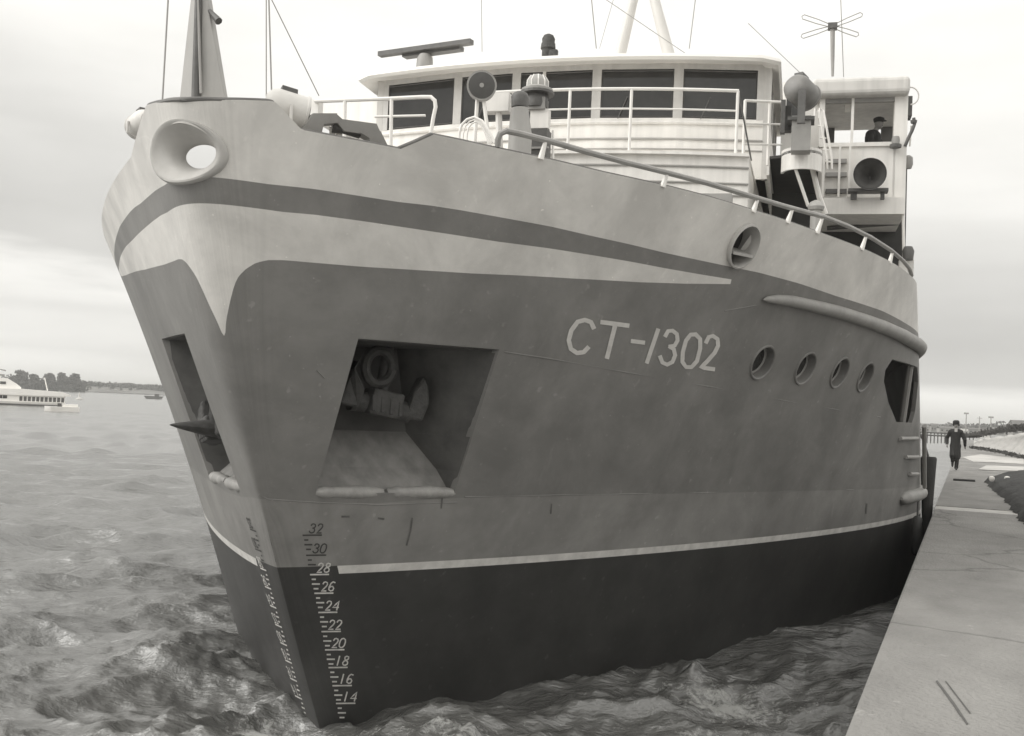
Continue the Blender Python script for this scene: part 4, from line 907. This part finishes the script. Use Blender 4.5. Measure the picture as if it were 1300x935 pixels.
# bright puddled strips of trodden snow / pale sand
def strip(name, pts, m, dz=.006, th=.02):
    P_ = [ground(x, y) for x, y in pts]; return MB().prism([np.array([p[0], p[1], zq+dz]) for p in P_], (0, 0, th)).build(name, m, None, kind='structure')
PALE = mat('pale_sand', .44, .9, .25, .9, .4, 6.)
strip('sand_track', [(1222, 581), (1245, 577.5), (1300, 584), (1300, 590), (1262, 587.5), (1236, 587)], PALE)
strip('sand_track', [(1242, 597), (1252, 592), (1300, 593.5), (1300, 599), (1262, 598)], PALE, .012)
# dark heap of coal on the right of the quay
hp0 = [(1252, 613), (1256, 618), (1264, 626), (1274, 633), (1283, 644), (1293, 657), (1302, 669), (1340, 710)]
P_ = [ground(x, y) for x, y in hp0]; m = MB(); nn = 26; xs = []
edge_y = [p[1] for p in P_][::-1]; edge_x = [p[0] for p in P_][::-1]
yy = np.linspace(edge_y[0], edge_y[-1]+1.5, 70); vs = []
for y_ in yy:
    x0 = np.interp(y_, edge_y, edge_x)+.05*math.sin(9*y_)+.03*math.sin(23*y_)
    for j in range(nn):
        t = j/(nn-1); x_ = x0+t*3.4; e = min(1, (edge_y[-1]+1.5-y_)/1.2, (y_-edge_y[0])/1.)
        h = (math.sin(math.pi*min(1, t*1.15))**.6 if t < .86 else math.sin(math.pi*min(1, t*1.15))*0)*.42*max(e, 0)**.5
        h += .05*rng.rand()*(0 < j < nn-1); vs.append((x_, y_, zq+.004+h))
m.add(vs, [(i*nn+j, i*nn+j+1, (i+1)*nn+j+1, (i+1)*nn+j) for i in range(69) for j in range(nn-1)])
m.build('coal_heap', mat('coal', .022, .8, .4, 8., .6, 12.), None, smooth=True, label='low dark heap of coal lying along the right side of the quay', category='coal heap')
for px, lab in ((1259, 'left one of two pale stones lying on the far end of the coal heap'), (1278.5, 'right one of two pale stones lying on the far end of the coal heap')):
    p = CAM+ray(px, 607.3)*(ground(1256, 617)[1]-.8)/ray(px, 607.3)[1]
    m = MB(); vs = []
    m.lathe([(.03, -.09), (.055, -.05), (.062, 0), (.05, .04), (.02, .055)], p, (0, 0, 1), 9, 1.3, .9); m.build('pale_stone', mat('stone_white', .8, .8, .1, 9.), None, smooth=True, label=lab, category='stone', group='pale stones')
for pl in (((1188, 866), (1190, 865), (1212, 894), (1229, 920), (1227, 921), (1209, 895)), ((1200, 866), (1201, 865.6), (1232, 906), (1231, 907))): strip('quay_crack', pl, mat('crack_dirt', .09, .9, .2, 8.), .003, .003)
# dark board lying on the quay
p = ground(1224, 611); MB().box((p[0], p[1], zq+.03), (.62, .35, .05), X=(1, .1, 0)).build('dark_board', TROUS, None, label='flat dark board lying on the quay beyond the ship fender', category='board')
# sand bank with a kerb of grass at its foot
bk = []; nb = 60
ft = [ground(x, y) for x, y in ((1236, 569.5), (1250, 571.5), (1275, 576), (1300, 581.5), (1330, 590))]
m = MB(); cols = 24; rowsn = 50; vs = []
for i in range(rowsn):
    t = i/(rowsn-1); k = t*(len(ft)-1); a = int(min(k, len(ft)-2)); f0 = ft[a]*(1-(k-a))+ft[a+1]*(k-a)
    dirn = nrm(np.array([f0[0], f0[1], 0])); hgt = .25+1.5*t
    for j in range(cols):
        s_ = j/(cols-1); q_ = f0+dirn*(s_*(26-10*t)); z_ = zq-.1+(hgt+.1)*math.sin(math.pi/2*min(1, s_*1.6))+.10*math.sin(i*.9+j*.5)*math.sin(j*.8)
        vs.append((q_[0], q_[1], z_))
m.add(vs, [(i*cols+j, i*cols+j+1, (i+1)*cols+j+1, (i+1)*cols+j) for i in range(rowsn-1) for j in range(cols-1)])
m.build('sand_bank', mat('bank_sand', .38, 1., .18, .8, .3, 4.), None, smooth=True, kind='structure')
def tufts(name, line, n, h, w, m, lab, cat):
    mb = MB()
    for _ in range(n):
        t = rng.rand()*(len(line)-1); a = int(min(t, len(line)-2)); p = line[a]*(1-(t-a))+line[a+1]*(t-a)
        p = p+np.array([rng.randn()*w, rng.randn()*w, 0]); hh = h*(.4+rng.rand()); an = rng.rand()*6.3; d = np.array([math.cos(an), math.sin(an), 0])*hh*.35
        mb.add([p-d, p+d, p+d*.4+np.array([0, 0, hh]), p-d*.8+np.array([0, 0, hh*.8])], [(0, 1, 2, 3)])
    return mb.build(name, m, None, kind='stuff', label=lab, category=cat)
GRASS = mat('dark_grass', .07, 1., .4, 1.)
tufts('grass_edge', ft, 900, .16, .22, GRASS, 'dark strip of rough grass along the foot of the pale sand bank', 'grass')
crest = [CAM+ray(x, y)*d/ray(x, y)[1] for x, y, d in ((1226, 556, 104), (1240, 553.5, 100), (1262, 550, 88), (1285, 546.5, 78), (1304, 543, 70))]
tufts('crest_scrub', crest, 1500, .2, .35, GRASS, 'dark scrub along the crest of the pale sand bank', 'scrub')

# fender hanging between hull and quay
fp = CAM+ray(1179, 580)*24.2/ray(1179, 580)[1]
f_ = empty('rubber_fender', (fp[0], fp[1], fp[2]), label='black rubber fender hanging between the hull and the quay edge', category='fender')
MB().lathe([(.06, -2.3), (.09, -1.6), (.12, -.9), (.15, -.3), (.165, -.04), (.14, .0)], (0, 0, 0), (0, 0, 1), 16).build('fender_body', BLACK, f_, smooth=True)
MB().tube([(0, 0, -.02), (-.12, 0, .35), (-.32, 0, .7)], .025, 6).build('fender_chain', STEEL, f_)
f_ = empty('tyre_fender', (fp[0]-.10, fp[1]-2.2, 1.25), label='old tyre fender squeezed low between the hull and the quay wall', category='fender')
MB().tube([(.12*0, .30*math.cos(a), .30*math.sin(a)) for a in np.linspace(0, 2*math.pi, 25)], .09, 10, cap=False).build('tyre', BLACK, f_, smooth=True)
MB().tube([(0, 0, .38), (0, 0, .85)], .02, 6).build('tyre_rope', STEEL, f_)

# far fence, poles, buildings on the right
def P3(px, py, D): r = ray(px, py); return CAM+r*D
yb = 150
post_m = mat('fence_wood', .09, .9, .3, 3.)
fe = empty('quay_end_fence', tuple(P3(1185, 556, 148)), label='dark railing across the far end of the quay', category='fence')
O = np.array(fe.location)
def rel(p): return np.asarray(p)-O
for x in np.arange(1168, 1236, 4.5): a = P3(x, 558, 146); MB().box(rel(a)+np.array([0, 0, .2]), (.14, .14, 1.5)).build('fence_post', post_m, fe)
for y_ in (549.0, 552.5): MB().tube([rel(P3(1164, y_-.3, 146)), rel(P3(1238, y_+3., 146))], .10, 5).build('fence_rail', post_m, fe)
def house(px0, px1, ytop, D, tone, lab, roof=.25, nw=3):
    a = P3(px0, 545, D); b = P3(px1, 545, D); w = np.linalg.norm(b-a); z1 = P3((px0+px1)/2, ytop, D)[2]; c = (a+b)/2; z0 = .5
    X = nrm((b-a)*np.array([1, 1, 0])); Yd = np.cross((0, 0, 1), X)
    e = empty('harbour_building', (c[0], c[1], z0), math.atan2(X[1], X[0]), label=lab, category='building', group='low buildings beyond the quay')
    h = z1-z0; hr = h*roof
    wm = mat('wall_%d' % int(tone*100), tone, .9, .15, .3)
    MB().box((0, w*.25, (h-hr)/2), (w, w*.5, h-hr)).build('wall', wm, e)
    MB().prism([(-w*.53, -.02*w, h-hr), (w*.53, -.02*w, h-hr), (w*.53, w*.25, h), (-w*.53, w*.25, h)], (0, 0, .15)).build('roof', mat('far_roof', .14, .9, .2, .5), e)
    MB().prism([(-w*.53, w*.25, h), (w*.53, w*.25, h), (w*.53, w*.52, h-hr), (-w*.53, w*.52, h-hr)], (0, 0, .15)).build('roof', MATS['far_roof'], e)
    for k in range(nw): MB().box((-w/2+w*(k+.5)/nw, -.03, (h-hr)*.55), (w/nw*.4, .12, (h-hr)*.35)).build('window', GLASS, e)
for a in ((1166, 1180, 541, 420, .30, 'low grey shed just right of the ship hull beyond the quay end'), (1182, 1192, 538.5, 480, .22, 'small dark shed with raised ridge left of the walking person'), (1193, 1212, 542, 430, .28, 'long low building directly behind the walking person'),
          (1221, 1229, 541, 300, .72, 'white shed seen just right of the walking person'), (1230, 1247, 544, 460, .2, 'dark low warehouse behind the single pole'), (1247, 1258, 544.5, 300, .66, 'pale low kiosk below the lamp standard'), (1259, 1276, 543, 430, .25, 'grey warehouse left of the tallest building at the right edge'), (1277, 1287, 540, 380, .24, 'stepped grey building beside the tallest one'), (1286, 1312, 534.5, 360, .26, 'tallest dark building at the right edge of the photo')):
    house(*a)
# far wood on that side
def cluster(name, pts, n, leaf, m, parent=None, **pr):
    mb = MB()
    for _ in range(n):
        c, r = pts[rng.randint(len(pts))]; d = rng.randn(3); d /= np.linalg.norm(d); p = np.asarray(c)+d*np.asarray(r)*(rng.rand()**.4)
        a, b = rng.randn(3), rng.randn(3); a = nrm(a)*leaf*(.6+rng.rand()*.8); b = nrm(np.cross(a, b))*leaf*(.5+rng.rand()*.6)
        mb.add([p-a-b*.4, p+a*.2-b, p+a+b*.3, p-a*.3+b], [(0, 1, 2, 3)])
    return mb.build(name, m, parent, **pr)
LEAF = mat('far_foliage', .09, 1., .45, .25)
pts = [(P3(x, 547+rng.randn()*.6, 620), (9, 9, 3.2+rng.rand()*1.5)) for x in np.arange(1150, 1330, 4)]
cluster('far_wood', pts, 5000, 1.1, LEAF, kind='stuff', label='dark line of far woodland behind the harbour buildings on the right', category='wood')
for px, ytop, D, lab, lamp in ((1243, 529, 190, 'plain thin pole standing between the walking person and the bank', False), (1257.5, 530, 200, 'lamp standard with a flat head above the pale kiosk', True), (1226, 525, 210, 'lamp standard just right of the walking person head', True), (1282, 536, 200, 'short pole rising behind the bank crest near the right edge', False)):
    a, b = P3(px, 552, D), P3(px, ytop, D); e = empty('lamp_post' if lamp else 'utility_pole', (a[0], a[1], 1.4), label=lab, category='pole', group='poles beyond the quay')
    h = b[2]-1.4; MB().tube([(0, 0, 0), (0, 0, h)], [.14, .08], 6).build('pole', GREY, e)
    if lamp: MB().box((0, 0, h), (.9, .4, .3)).build('lamp_head', GREY, e)
    else: MB().box((0, 0, h-.3), (.9, .08, .08)).build('cross_arm', GREY, e)

# ------------------------------------------------------------------ far shore and vessels on the left
D0 = 820.
m = MB(); vs = []; nb = 240; xs = np.linspace(-160, 1330, nb)
prof = [(-40., .3), (-10, 2.), (10, 3.2), (40, 4.5), (120, 5.), (500, 3.)]
for x in xs:
    b_ = far(x, 490+.0455*x*0, D0); d = nrm(np.array([b_[0], b_[1], 0]))
    hh = .35+.65*min(1, max(0, (x-100)/30.))
    for off, h in prof: q_ = d*(D0+off); vs.append((q_[0], q_[1], (h*hh*(1+.15*math.sin(x*.11)))))
n_ = len(prof); m.add(vs, [(i*n_+j, i*n_+j+1, (i+1)*n_+j+1, (i+1)*n_+j) for i in range(nb-1) for j in range(n_-1)])
m.build('far_shore', mat('shore_earth', .13, 1., .35, .05, stretch=(1, 1, 4)), None, smooth=True, kind='structure')
TL = ['dark round-topped tree on the far shore behind the passenger boat, leftmost of the row', 'broad dark tree on the far shore, tallest of the row behind the boat', 'narrow tree on the far shore just right of the gap in the row', 'middle-sized dark tree on the far shore over the boat stern', 'dark flat-topped tree, right end of the tree row on the far shore', 'small dark tree closing the left side of the gap in the row']
def tree(px0, px1, ytop, D, lab, sk=0):
    cpx = (px0+px1)/2; base = far(cpx, 492, D); top = P3(cpx, ytop, 1); r = ray(cpx, ytop); h = CAM[2]+r[2]*D/math.hypot(r[0], r[1])
    w = abs(px1-px0)/F*D/2; e = empty('shore_tree', (base[0], base[1], .8), label=lab, category='tree', group='trees on the far shore')
    h -= .8
    MB().tube([(0, 0, 0), (.2, 0, h*.4), (.1, 0, h*.75)], [.5, .35, .12], 7).build('trunk', post_m, e)
    for k in range(3): a = k*2.1; MB().tube([(.1, 0, h*.35), (w*.5*math.cos(a), w*.5*math.sin(a), h*.65)], [.2, .08], 5).build('limb', post_m, e)
    cl = []
    for k in range(16):
        a = rng.rand()*6.3; rr = w*.62*rng.rand()**.5; z_ = h*(.18+.62*rng.rand()); cl.append(((rr*math.cos(a), rr*math.sin(a), z_), (w*.36, w*.36, h*.17)))
    cl.append(((0, 0, h*.84), (w*.45, w*.45, h*.12)))
    cluster('crown', cl, 2200, .55, LEAF, e)
for a, lab in zip(((-22, 6, 478, 700), (11, 38, 469, 690), (55, 70, 473, 695), (67, 88, 472.5, 700), (82, 106, 473.5, 690), (32, 50, 474.5, 700)), TL): tree(*a, lab)
# low hedge that joins the trees
pts = [(far(x, 491, 705)*np.array([1, 1, 0])+np.array([0, 0, 3.2]), (5, 4, 3.2+2.5*rng.rand())) for x in np.arange(-30, 108, 3)]
cluster('shore_scrub', pts, 5200, .7, LEAF, kind='stuff', label='low dark scrub under the trees on the far shore', category='scrub')
pts = [(far(x, 491, 830)*np.array([1, 1, 0])+np.array([0, 0, 4.6]), (5, 5, 2.2+1.2*rng.rand())) for x in np.arange(104, 330, 3)]
cluster('far_treeline', pts, 7500, .8, LEAF, kind='stuff', label='thin dark treeline along the far shore left of the bow', category='wood')
for k, (x, w, t) in enumerate(((112, 5, .6), (121, 7, .5), (134, 9, .6), (149, 5, .45), (160, 6, .6), (171, 4, .5))):
    c = far(x, 490, 815); ww = w/F*815; e = empty('shore_house', (c[0], c[1], 1.5), math.radians(30), label='pale low house on the far shore, %s' % ('nearest the tree row', 'second from the tree row', 'the widest of the group', 'small one right of the widest', 'between two small houses', 'closest to the ship bow')[k], category='house', group='pale houses on the far shore')
    MB().box((0, 0, .8), (ww, 4, 1.6)).build('wall', mat('pale_wall', .5, .9, .1, 1.), e); MB().prism([(-ww*.55, -2.3, 1.6), (-ww*.55, 2.3, 1.6), (-ww*.55, 0, 2.5)], (ww*1.1, 0, 0)).build('roof', MATS['far_roof'], e)
# passenger boat
def boatframe(px, D):
    c = far(px, 500, D); d = nrm(np.array([c[0], c[1], 0])); X = np.array([d[1], -d[0], 0]); return c, X, d
D1 = 186.; c, X, d = boatframe(41, D1); mp_ = D1/F
BW = mat('boat_white', .92, .4, .03, 1.)
pb = empty('passenger_boat', (c[0], c[1], 0), math.atan2(X[1], X[0]), label='white passenger boat with long flat roof and window row passing on the left', category='boat')
def bx(px): return (px-41)*mp_
def bz(py): return (512.0-py)*mp_
def loft(secs): # list of (x, halfwidth, z0, z1, flare)
    mb = MB(); vs = []
    for x, w, z0, z1, f_ in secs: vs += [(x, -w*f_, z0), (x, -w, z1), (x, w, z1), (x, w*f_, z0)]
    n = len(secs); fs = [(i*4+k, i*4+(k+1) % 4, (i+1)*4+(k+1) % 4, (i+1)*4+k) for i in range(n-1) for k in range(4)]+[(0, 1, 2, 3)[::-1], tuple((n-1)*4+k for k in range(4))]
    mb.add(vs, fs); return mb
loft([(bx(-120), .2, .3, bz(505), .3), (bx(-90), 1.6, -.3, bz(506), .6), (bx(-50), 2.3, -.3, bz(507), .8), (bx(20), 2.4, -.3, bz(507.5), .85), (bx(77), 2.2, -.2, bz(507.5), .85)]).build('hull', BW, pb)
loft([(bx(-60), 2.32, bz(511.8), bz(510.0), 1), (bx(78), 2.32, bz(511.8), bz(510.0), 1)]).build('hull_band', STEEL, pb)
loft([(bx(-80), 1.6, bz(507.5), bz(500), 1.), (bx(14), 2.0, bz(507.5), bz(500), 1.), (bx(76), 2.0, bz(507.5), bz(500), 1.)]).build('cabin', BW, pb)
for k in range(11): MB().box((bx(29.5+k*4.4), -2.02, bz(504)), (3.1*mp_, .05, 5.2*mp_)).build('window', mat('boat_glass', .09, .2, .1, 3.), pb)
for k in range(4): MB().box((bx(-2+k*5.), -2.03, bz(502.8)), (4.4*mp_, .05, 3.4*mp_)).build('window', GLASS, pb)
m = loft([(bx(-90), 1.5, bz(500.2), bz(496), 1.), (bx(-40), 2.3, bz(500.2), bz(494.5), 1.), (bx(30), 2.35, bz(500.2), bz(493), 1.), (bx(74), 2.3, bz(500), bz(495), 1.), (bx(82), 1.9, bz(499.4), bz(497.8), 1.)]); m.build('roof', BW, pb)
m = loft([(bx(-60), 1.2, bz(494.5), bz(484), 1.1), (bx(-10), 1.5, bz(494), bz(480.5), 1.1), (bx(14), 1.5, bz(494), bz(481.5), 1.1), (bx(24), 1.3, bz(494), bz(487.5), 1.1), (bx(29), 1.1, bz(494), bz(491.5), 1.1)]); m.build('upper_cabin', BW, pb)
for k in range(3): MB().box((bx(-6+k*8.), -1.6, bz(487)), (6*mp_, .1, 3*mp_)).build('window', MATS['boat_glass'], pb)
MB().tube([(bx(2), 0, bz(481)), (bx(2), 0, bz(471)), (bx(12), 0, bz(473))], .12, 6).build('mast', GREY, pb)
MB().box((bx(4), 0, bz(478)), (14*mp_, .5, .25)).build('mast_yard', GREY, pb)
MB().tube([(bx(57), 0, bz(494)), (bx(53), 0, bz(479))], .10, 6).build('ensign_staff', WHITE2, pb)
# small launch
D2 = 152.; c, X, d = boatframe(80, D2); mp_ = D2/F
lb = empty('launch', (c[0], c[1], 0), math.atan2(X[1], X[0]), label='small white launch low on the water right of the passenger boat', category='boat')
def bx(px): return (px-80)*mp_
def bz(py): return (520.5-py)*mp_
loft([(bx(61), .25, 0, bz(514.5), .5), (bx(68), .8, -.1, bz(515), .7), (bx(97), .8, -.1, bz(514.5), .8), (bx(99), .6, 0, bz(515), .8)]).build('hull', BW, lb)
loft([(bx(80), .6, bz(515), bz(511.8), .95), (bx(97), .6, bz(515), bz(511.5), .95)]).build('cabin', BW, lb)
MB().box((bx(77), -.2, bz(513)), (.5, .4, .5)).build('windscreen', MATS['boat_glass'], lb)
# buoy and dark barge
c = far(101, 499, 300); bu = empty('channel_buoy', (c[0], c[1], 0), label='small pale channel buoy between the boat stern and the far shore', category='buoy')
MB().lathe([(.9, -.3), (.9, .3), (.3, .5), (.2, 1.6), (.05, 1.9)], (0, 0, 0), (0, 0, 1), 10).build('buoy_body', mat('buoy_pale', .6, .6, .1, 2.), bu)
D3 = 420.; c, X, d = boatframe(195, D3); mp_ = D3/F
db = empty('dark_barge', (c[0], c[1], 0), math.atan2(X[1], X[0]), label='small dark barge on the horizon line beside the ship bow', category='boat')
MB().prism([(-2.2*1.2, -1.2, .0), (2.4*1.2, -1.2, 0), (3.0*1.2, -1.2, 1.1), (-2.8*1.2, -1.2, 1.1)], (0, 2.4, 0)).build('hull', STEEL, db); MB().box((1.2, 0, 1.5), (1.6, 1.4, .9)).build('cabin', STEEL, db)

# ------------------------------------------------------------------ water
r1 = np.exp(np.arange(math.log(6.5), math.log(60), .0062)); r2 = np.exp(np.arange(math.log(60.6), math.log(30000), .03)); R = np.concatenate([r1, r2])
TH = np.radians(np.arange(-30, 105, .2))     # angle from +Y towards -X
RR, TT = np.meshgrid(R, TH, indexing='ij'); X_ = -RR*np.sin(TT); Y_ = RR*np.cos(TT); Zw = np.zeros_like(X_); DX = np.zeros_like(X_); DY = np.zeros_like(X_)
def vnoise(x, y, seed):
    xi, yi = np.floor(x).astype(int), np.floor(y).astype(int); fx, fy = x-xi, y-yi; fx = fx*fx*(3-2*fx); fy = fy*fy*(3-2*fy)
    def h(a, b):
        n = (a*374761393+b*668265263+seed*974634777) & 0xffffffff; n = ((n ^ (n >> 13))*1274126177) & 0xffffffff; return ((n ^ (n >> 16)) & 0xffff)/65535.
    return (h(xi, yi)*(1-fx)+h(xi+1, yi)*fx)*(1-fy)+(h(xi, yi+1)*(1-fx)+h(xi+1, yi+1)*fx)*fy
def fbm(x, y, seed, o=4): return sum(vnoise(x*2**i, y*2**i, seed+i)/2**i for i in range(o))/(2-2**(1-o))
def ridge(x, y, seed, o=4): return sum((1-abs(2*vnoise(x*2**i, y*2**i, seed+i)-1))**2/2**i for i in range(o))/(2-2**(1-o))
wr = np.random.RandomState(11); wind = math.radians(122)
AM = None
for k in range(130):
    lam = .18*math.exp(wr.rand()*math.log(4.2/.18)); th = wind+wr.randn()*.55; kx, ky = 2*math.pi/lam*np.cos(th), 2*math.pi/lam*np.sin(th)
    a = .0082*lam**.9*(.5+.9*wr.rand()); fade = np.clip(1.4-RR*.012/lam, 0, 1)
    ph_ = kx*X_+ky*Y_+wr.rand()*6.28
    Zw += a*fade*np.cos(ph_); DX -= a*fade*np.cos(th)*np.sin(ph_)*.9; DY -= a*fade*np.sin(th)*np.sin(ph_)*.9
AM = .5+1.0*fbm(X_*.22+9, Y_*.22, 61, 3)**1.3; Zw *= AM; DX *= AM; DY *= AM
# disturbed water round the bow and between hull and quay
sw = to_world(np.array([0, hp(0, 0)[1], 0]))
dist_s = np.hypot(X_-sw[0], Y_-sw[1])
m1 = np.exp(-(np.maximum(0, dist_s-.8)/3.2)**2)*.9
m2 = np.clip((X_+6.6)/2.8, 0, 1)**1.5*np.clip((19-Y_)/5, 0, 1)*np.clip((Y_-3.)/2, 0, 1)
turb = np.clip(np.maximum(m1, m2), 0, 1)
Zw += turb*((ridge(X_*.6+3, Y_*.6, 5)-.5)*.24+(ridge(X_*1.7, Y_*1.7, 21)-.5)*.12+(ridge(X_*4.1, Y_*4.1, 31)-.5)*.028)-.10*m2
# swelling heaped up along the port side near the quay and forward of the stem
lc = lambda cx, cy, rx, ry: np.exp(-((X_-cx)/rx)**2-((Y_-cy)/ry)**2)
b1 = ground(930, 850, .1); b2 = ground(570, 880, .1); b3 = ground(1050, 835, .1); b4 = ground(270, 835, 0); b5 = ground(330, 880, 0)
Zw -= .26*np.exp(-(dist_s/1.6)**2)
Zw += .20*lc(b1[0], b1[1], .8, .9)*(ridge(X_*1.1, Y_*1.1, 77)*1.4-.2)+.12*lc(b2[0], b2[1], 1.2, .7)+.05*lc(b3[0], b3[1], 1., 1.4)
Zw += .10*lc(b4[0], b4[1], .9, .8)*(ridge(X_*1.6, Y_*1.6, 41)*2-.8)+.08*lc(b5[0], b5[1], .9, .8)*(ridge(X_*1.4, Y_*1.4, 43)*2-.8)
f1 = ground(380, 905, 0); f2 = ground(930, 870, .1); f3 = ground(960, 925, .1); f4 = ground(620, 925, .1)
foam = np.clip(.95*lc(f1[0], f1[1], .55, .35)+.35*lc(sw[0]-.5, sw[1]-.3, .45, .4)+.62*lc(f2[0], f2[1], .6, .5)+.6*lc(f3[0], f3[1], .7, .5)+.38*lc(f4[0], f4[1], 1.6, .5)+.06*turb+.18*m2, 0, 1)
X2, Y2 = X_+DX*np.clip(1.2-RR*.01, 0, 1), Y_+DY*np.clip(1.2-RR*.01, 0, 1)
nr, nth = X_.shape; me = bpy.data.meshes.new('water')
vco = np.stack([X2, Y2, Zw], -1).reshape(-1, 3).astype(np.float32)
i_, j_ = np.meshgrid(np.arange(nr-1), np.arange(nth-1), indexing='ij'); a = (i_*nth+j_).ravel(); quads = np.stack([a, a+1, a+nth+1, a+nth], -1).astype(np.int32)
nf = len(quads); me.vertices.add(len(vco)); me.vertices.foreach_set('co', vco.ravel()); me.loops.add(nf*4); me.loops.foreach_set('vertex_index', quads[:, ::-1].ravel())
me.polygons.add(nf); me.polygons.foreach_set('loop_start', np.arange(0, nf*4, 4)); me.update(calc_edges=True); me.shade_smooth()
at = me.attributes.new('foam', 'FLOAT', 'POINT'); at.data.foreach_set('value', foam.reshape(-1).astype(np.float32))
WM = bpy.data.materials.new('sea_water'); WM.use_nodes = True; t = WM.node_tree; b = t.nodes['Principled BSDF']
b.inputs['Roughness'].default_value = .2; b.inputs['IOR'].default_value = 1.9; b.inputs['Base Color'].default_value = (.11, .109, .103, 1); b.inputs['Specular IOR Level'].default_value = .7
tcn = N('ShaderNodeTexCoord', t)
nA = N('ShaderNodeTexNoise', t); nA.inputs['Scale'].default_value = 5.5; nA.inputs['Detail'].default_value = 6; nA.inputs['Roughness'].default_value = .6; t.links.new(tcn.outputs['Object'], nA.inputs['Vector'])
mpw = N('ShaderNodeMapping', t); mpw.inputs['Scale'].default_value = (.75, 1.8, 1); mpr = N('ShaderNodeMapping', t); mpr.inputs['Rotation'].default_value = (0, 0, -math.radians(32)); t.links.new(tcn.outputs['Object'], mpr.inputs[0]); t.links.new(mpr.outputs[0], mpw.inputs[0]); t.links.new(mpw.outputs[0], nA.inputs['Vector'])
bp = N('ShaderNodeBump', t); bp.inputs['Strength'].default_value = .85; bp.inputs['Distance'].default_value = .055; t.links.new(nA.outputs[0], bp.inputs['Height']); 
nB = N('ShaderNodeTexNoise', t); nB.inputs['Scale'].default_value = 1.5; nB.inputs['Detail'].default_value = 4; nB.inputs['Roughness'].default_value = .5; t.links.new(mpw.outputs[0], nB.inputs['Vector'])
bq = N('ShaderNodeBump', t); bq.inputs['Strength'].default_value = .6; bq.inputs['Distance'].default_value = .16; t.links.new(nB.outputs[0], bq.inputs['Height']); t.links.new(bq.outputs[0], bp.inputs['Normal'])

fa = N('ShaderNodeAttribute', t, attribute_name='foam'); nF = N('ShaderNodeTexNoise', t); nF.inputs['Scale'].default_value = 7.; nF.inputs['Detail'].default_value = 9; nF.inputs['Roughness'].default_value = .78; nF.inputs['Distortion'].default_value = .4; t.links.new(tcn.outputs['Object'], nF.inputs['Vector'])
ma = N('ShaderNodeMath', t, operation='MULTIPLY_ADD'); t.links.new(fa.outputs['Fac'], ma.inputs[0]); ma.inputs[1].default_value = .42; t.links.new(nF.outputs[0], ma.inputs[2])
mrf = N('ShaderNodeMapRange', t); mrf.inputs[1].default_value = .69; mrf.inputs[2].default_value = .86; mrf.inputs[4].default_value = .85; t.links.new(ma.outputs[0], mrf.inputs[0])
fs_ = N('ShaderNodeBsdfPrincipled', t); fs_.inputs['Base Color'].default_value = (.62, .62, .6, 1); fs_.inputs['Roughness'].default_value = .9
bf = N('ShaderNodeBump', t); bf.inputs['Strength'].default_value = .8; bf.inputs['Distance'].default_value = .08; t.links.new(nF.outputs[0], bf.inputs['Height']); t.links.new(bf.outputs[0], fs_.inputs['Normal'])
t.links.new(bp.outputs[0], b.inputs['Normal'])
ms = N('ShaderNodeMixShader', t); t.links.new(mrf.outputs[0], ms.inputs[0]); t.links.new(b.outputs[0], ms.inputs[1]); t.links.new(fs_.outputs[0], ms.inputs[2]); t.links.new(ms.outputs[0], t.nodes['Material Output'].inputs[0])
me.materials.append(WM); wo_ = bpy.data.objects.new('water', me); COL.objects.link(wo_); wo_['kind'] = 'structure'

# ------------------------------------------------------------------ thin sea haze over the whole place
hz = MB().box((0, 0, 12.5), (90000, 90000, 35)).build('haze', [], None, kind='stuff', label='thin pale sea haze over the harbour', category='haze')
HM = bpy.data.materials.new('haze_air'); HM.use_nodes = True; t = HM.node_tree; t.nodes.clear()
pv_ = N('ShaderNodeVolumePrincipled', t); pv_.inputs['Density'].default_value = .0005; pv_.inputs['Color'].default_value = (.92, .92, .9, 1)
om = N('ShaderNodeOutputMaterial', t); t.links.new(pv_.outputs[0], om.inputs['Volume']); hz.data.materials.append(HM)
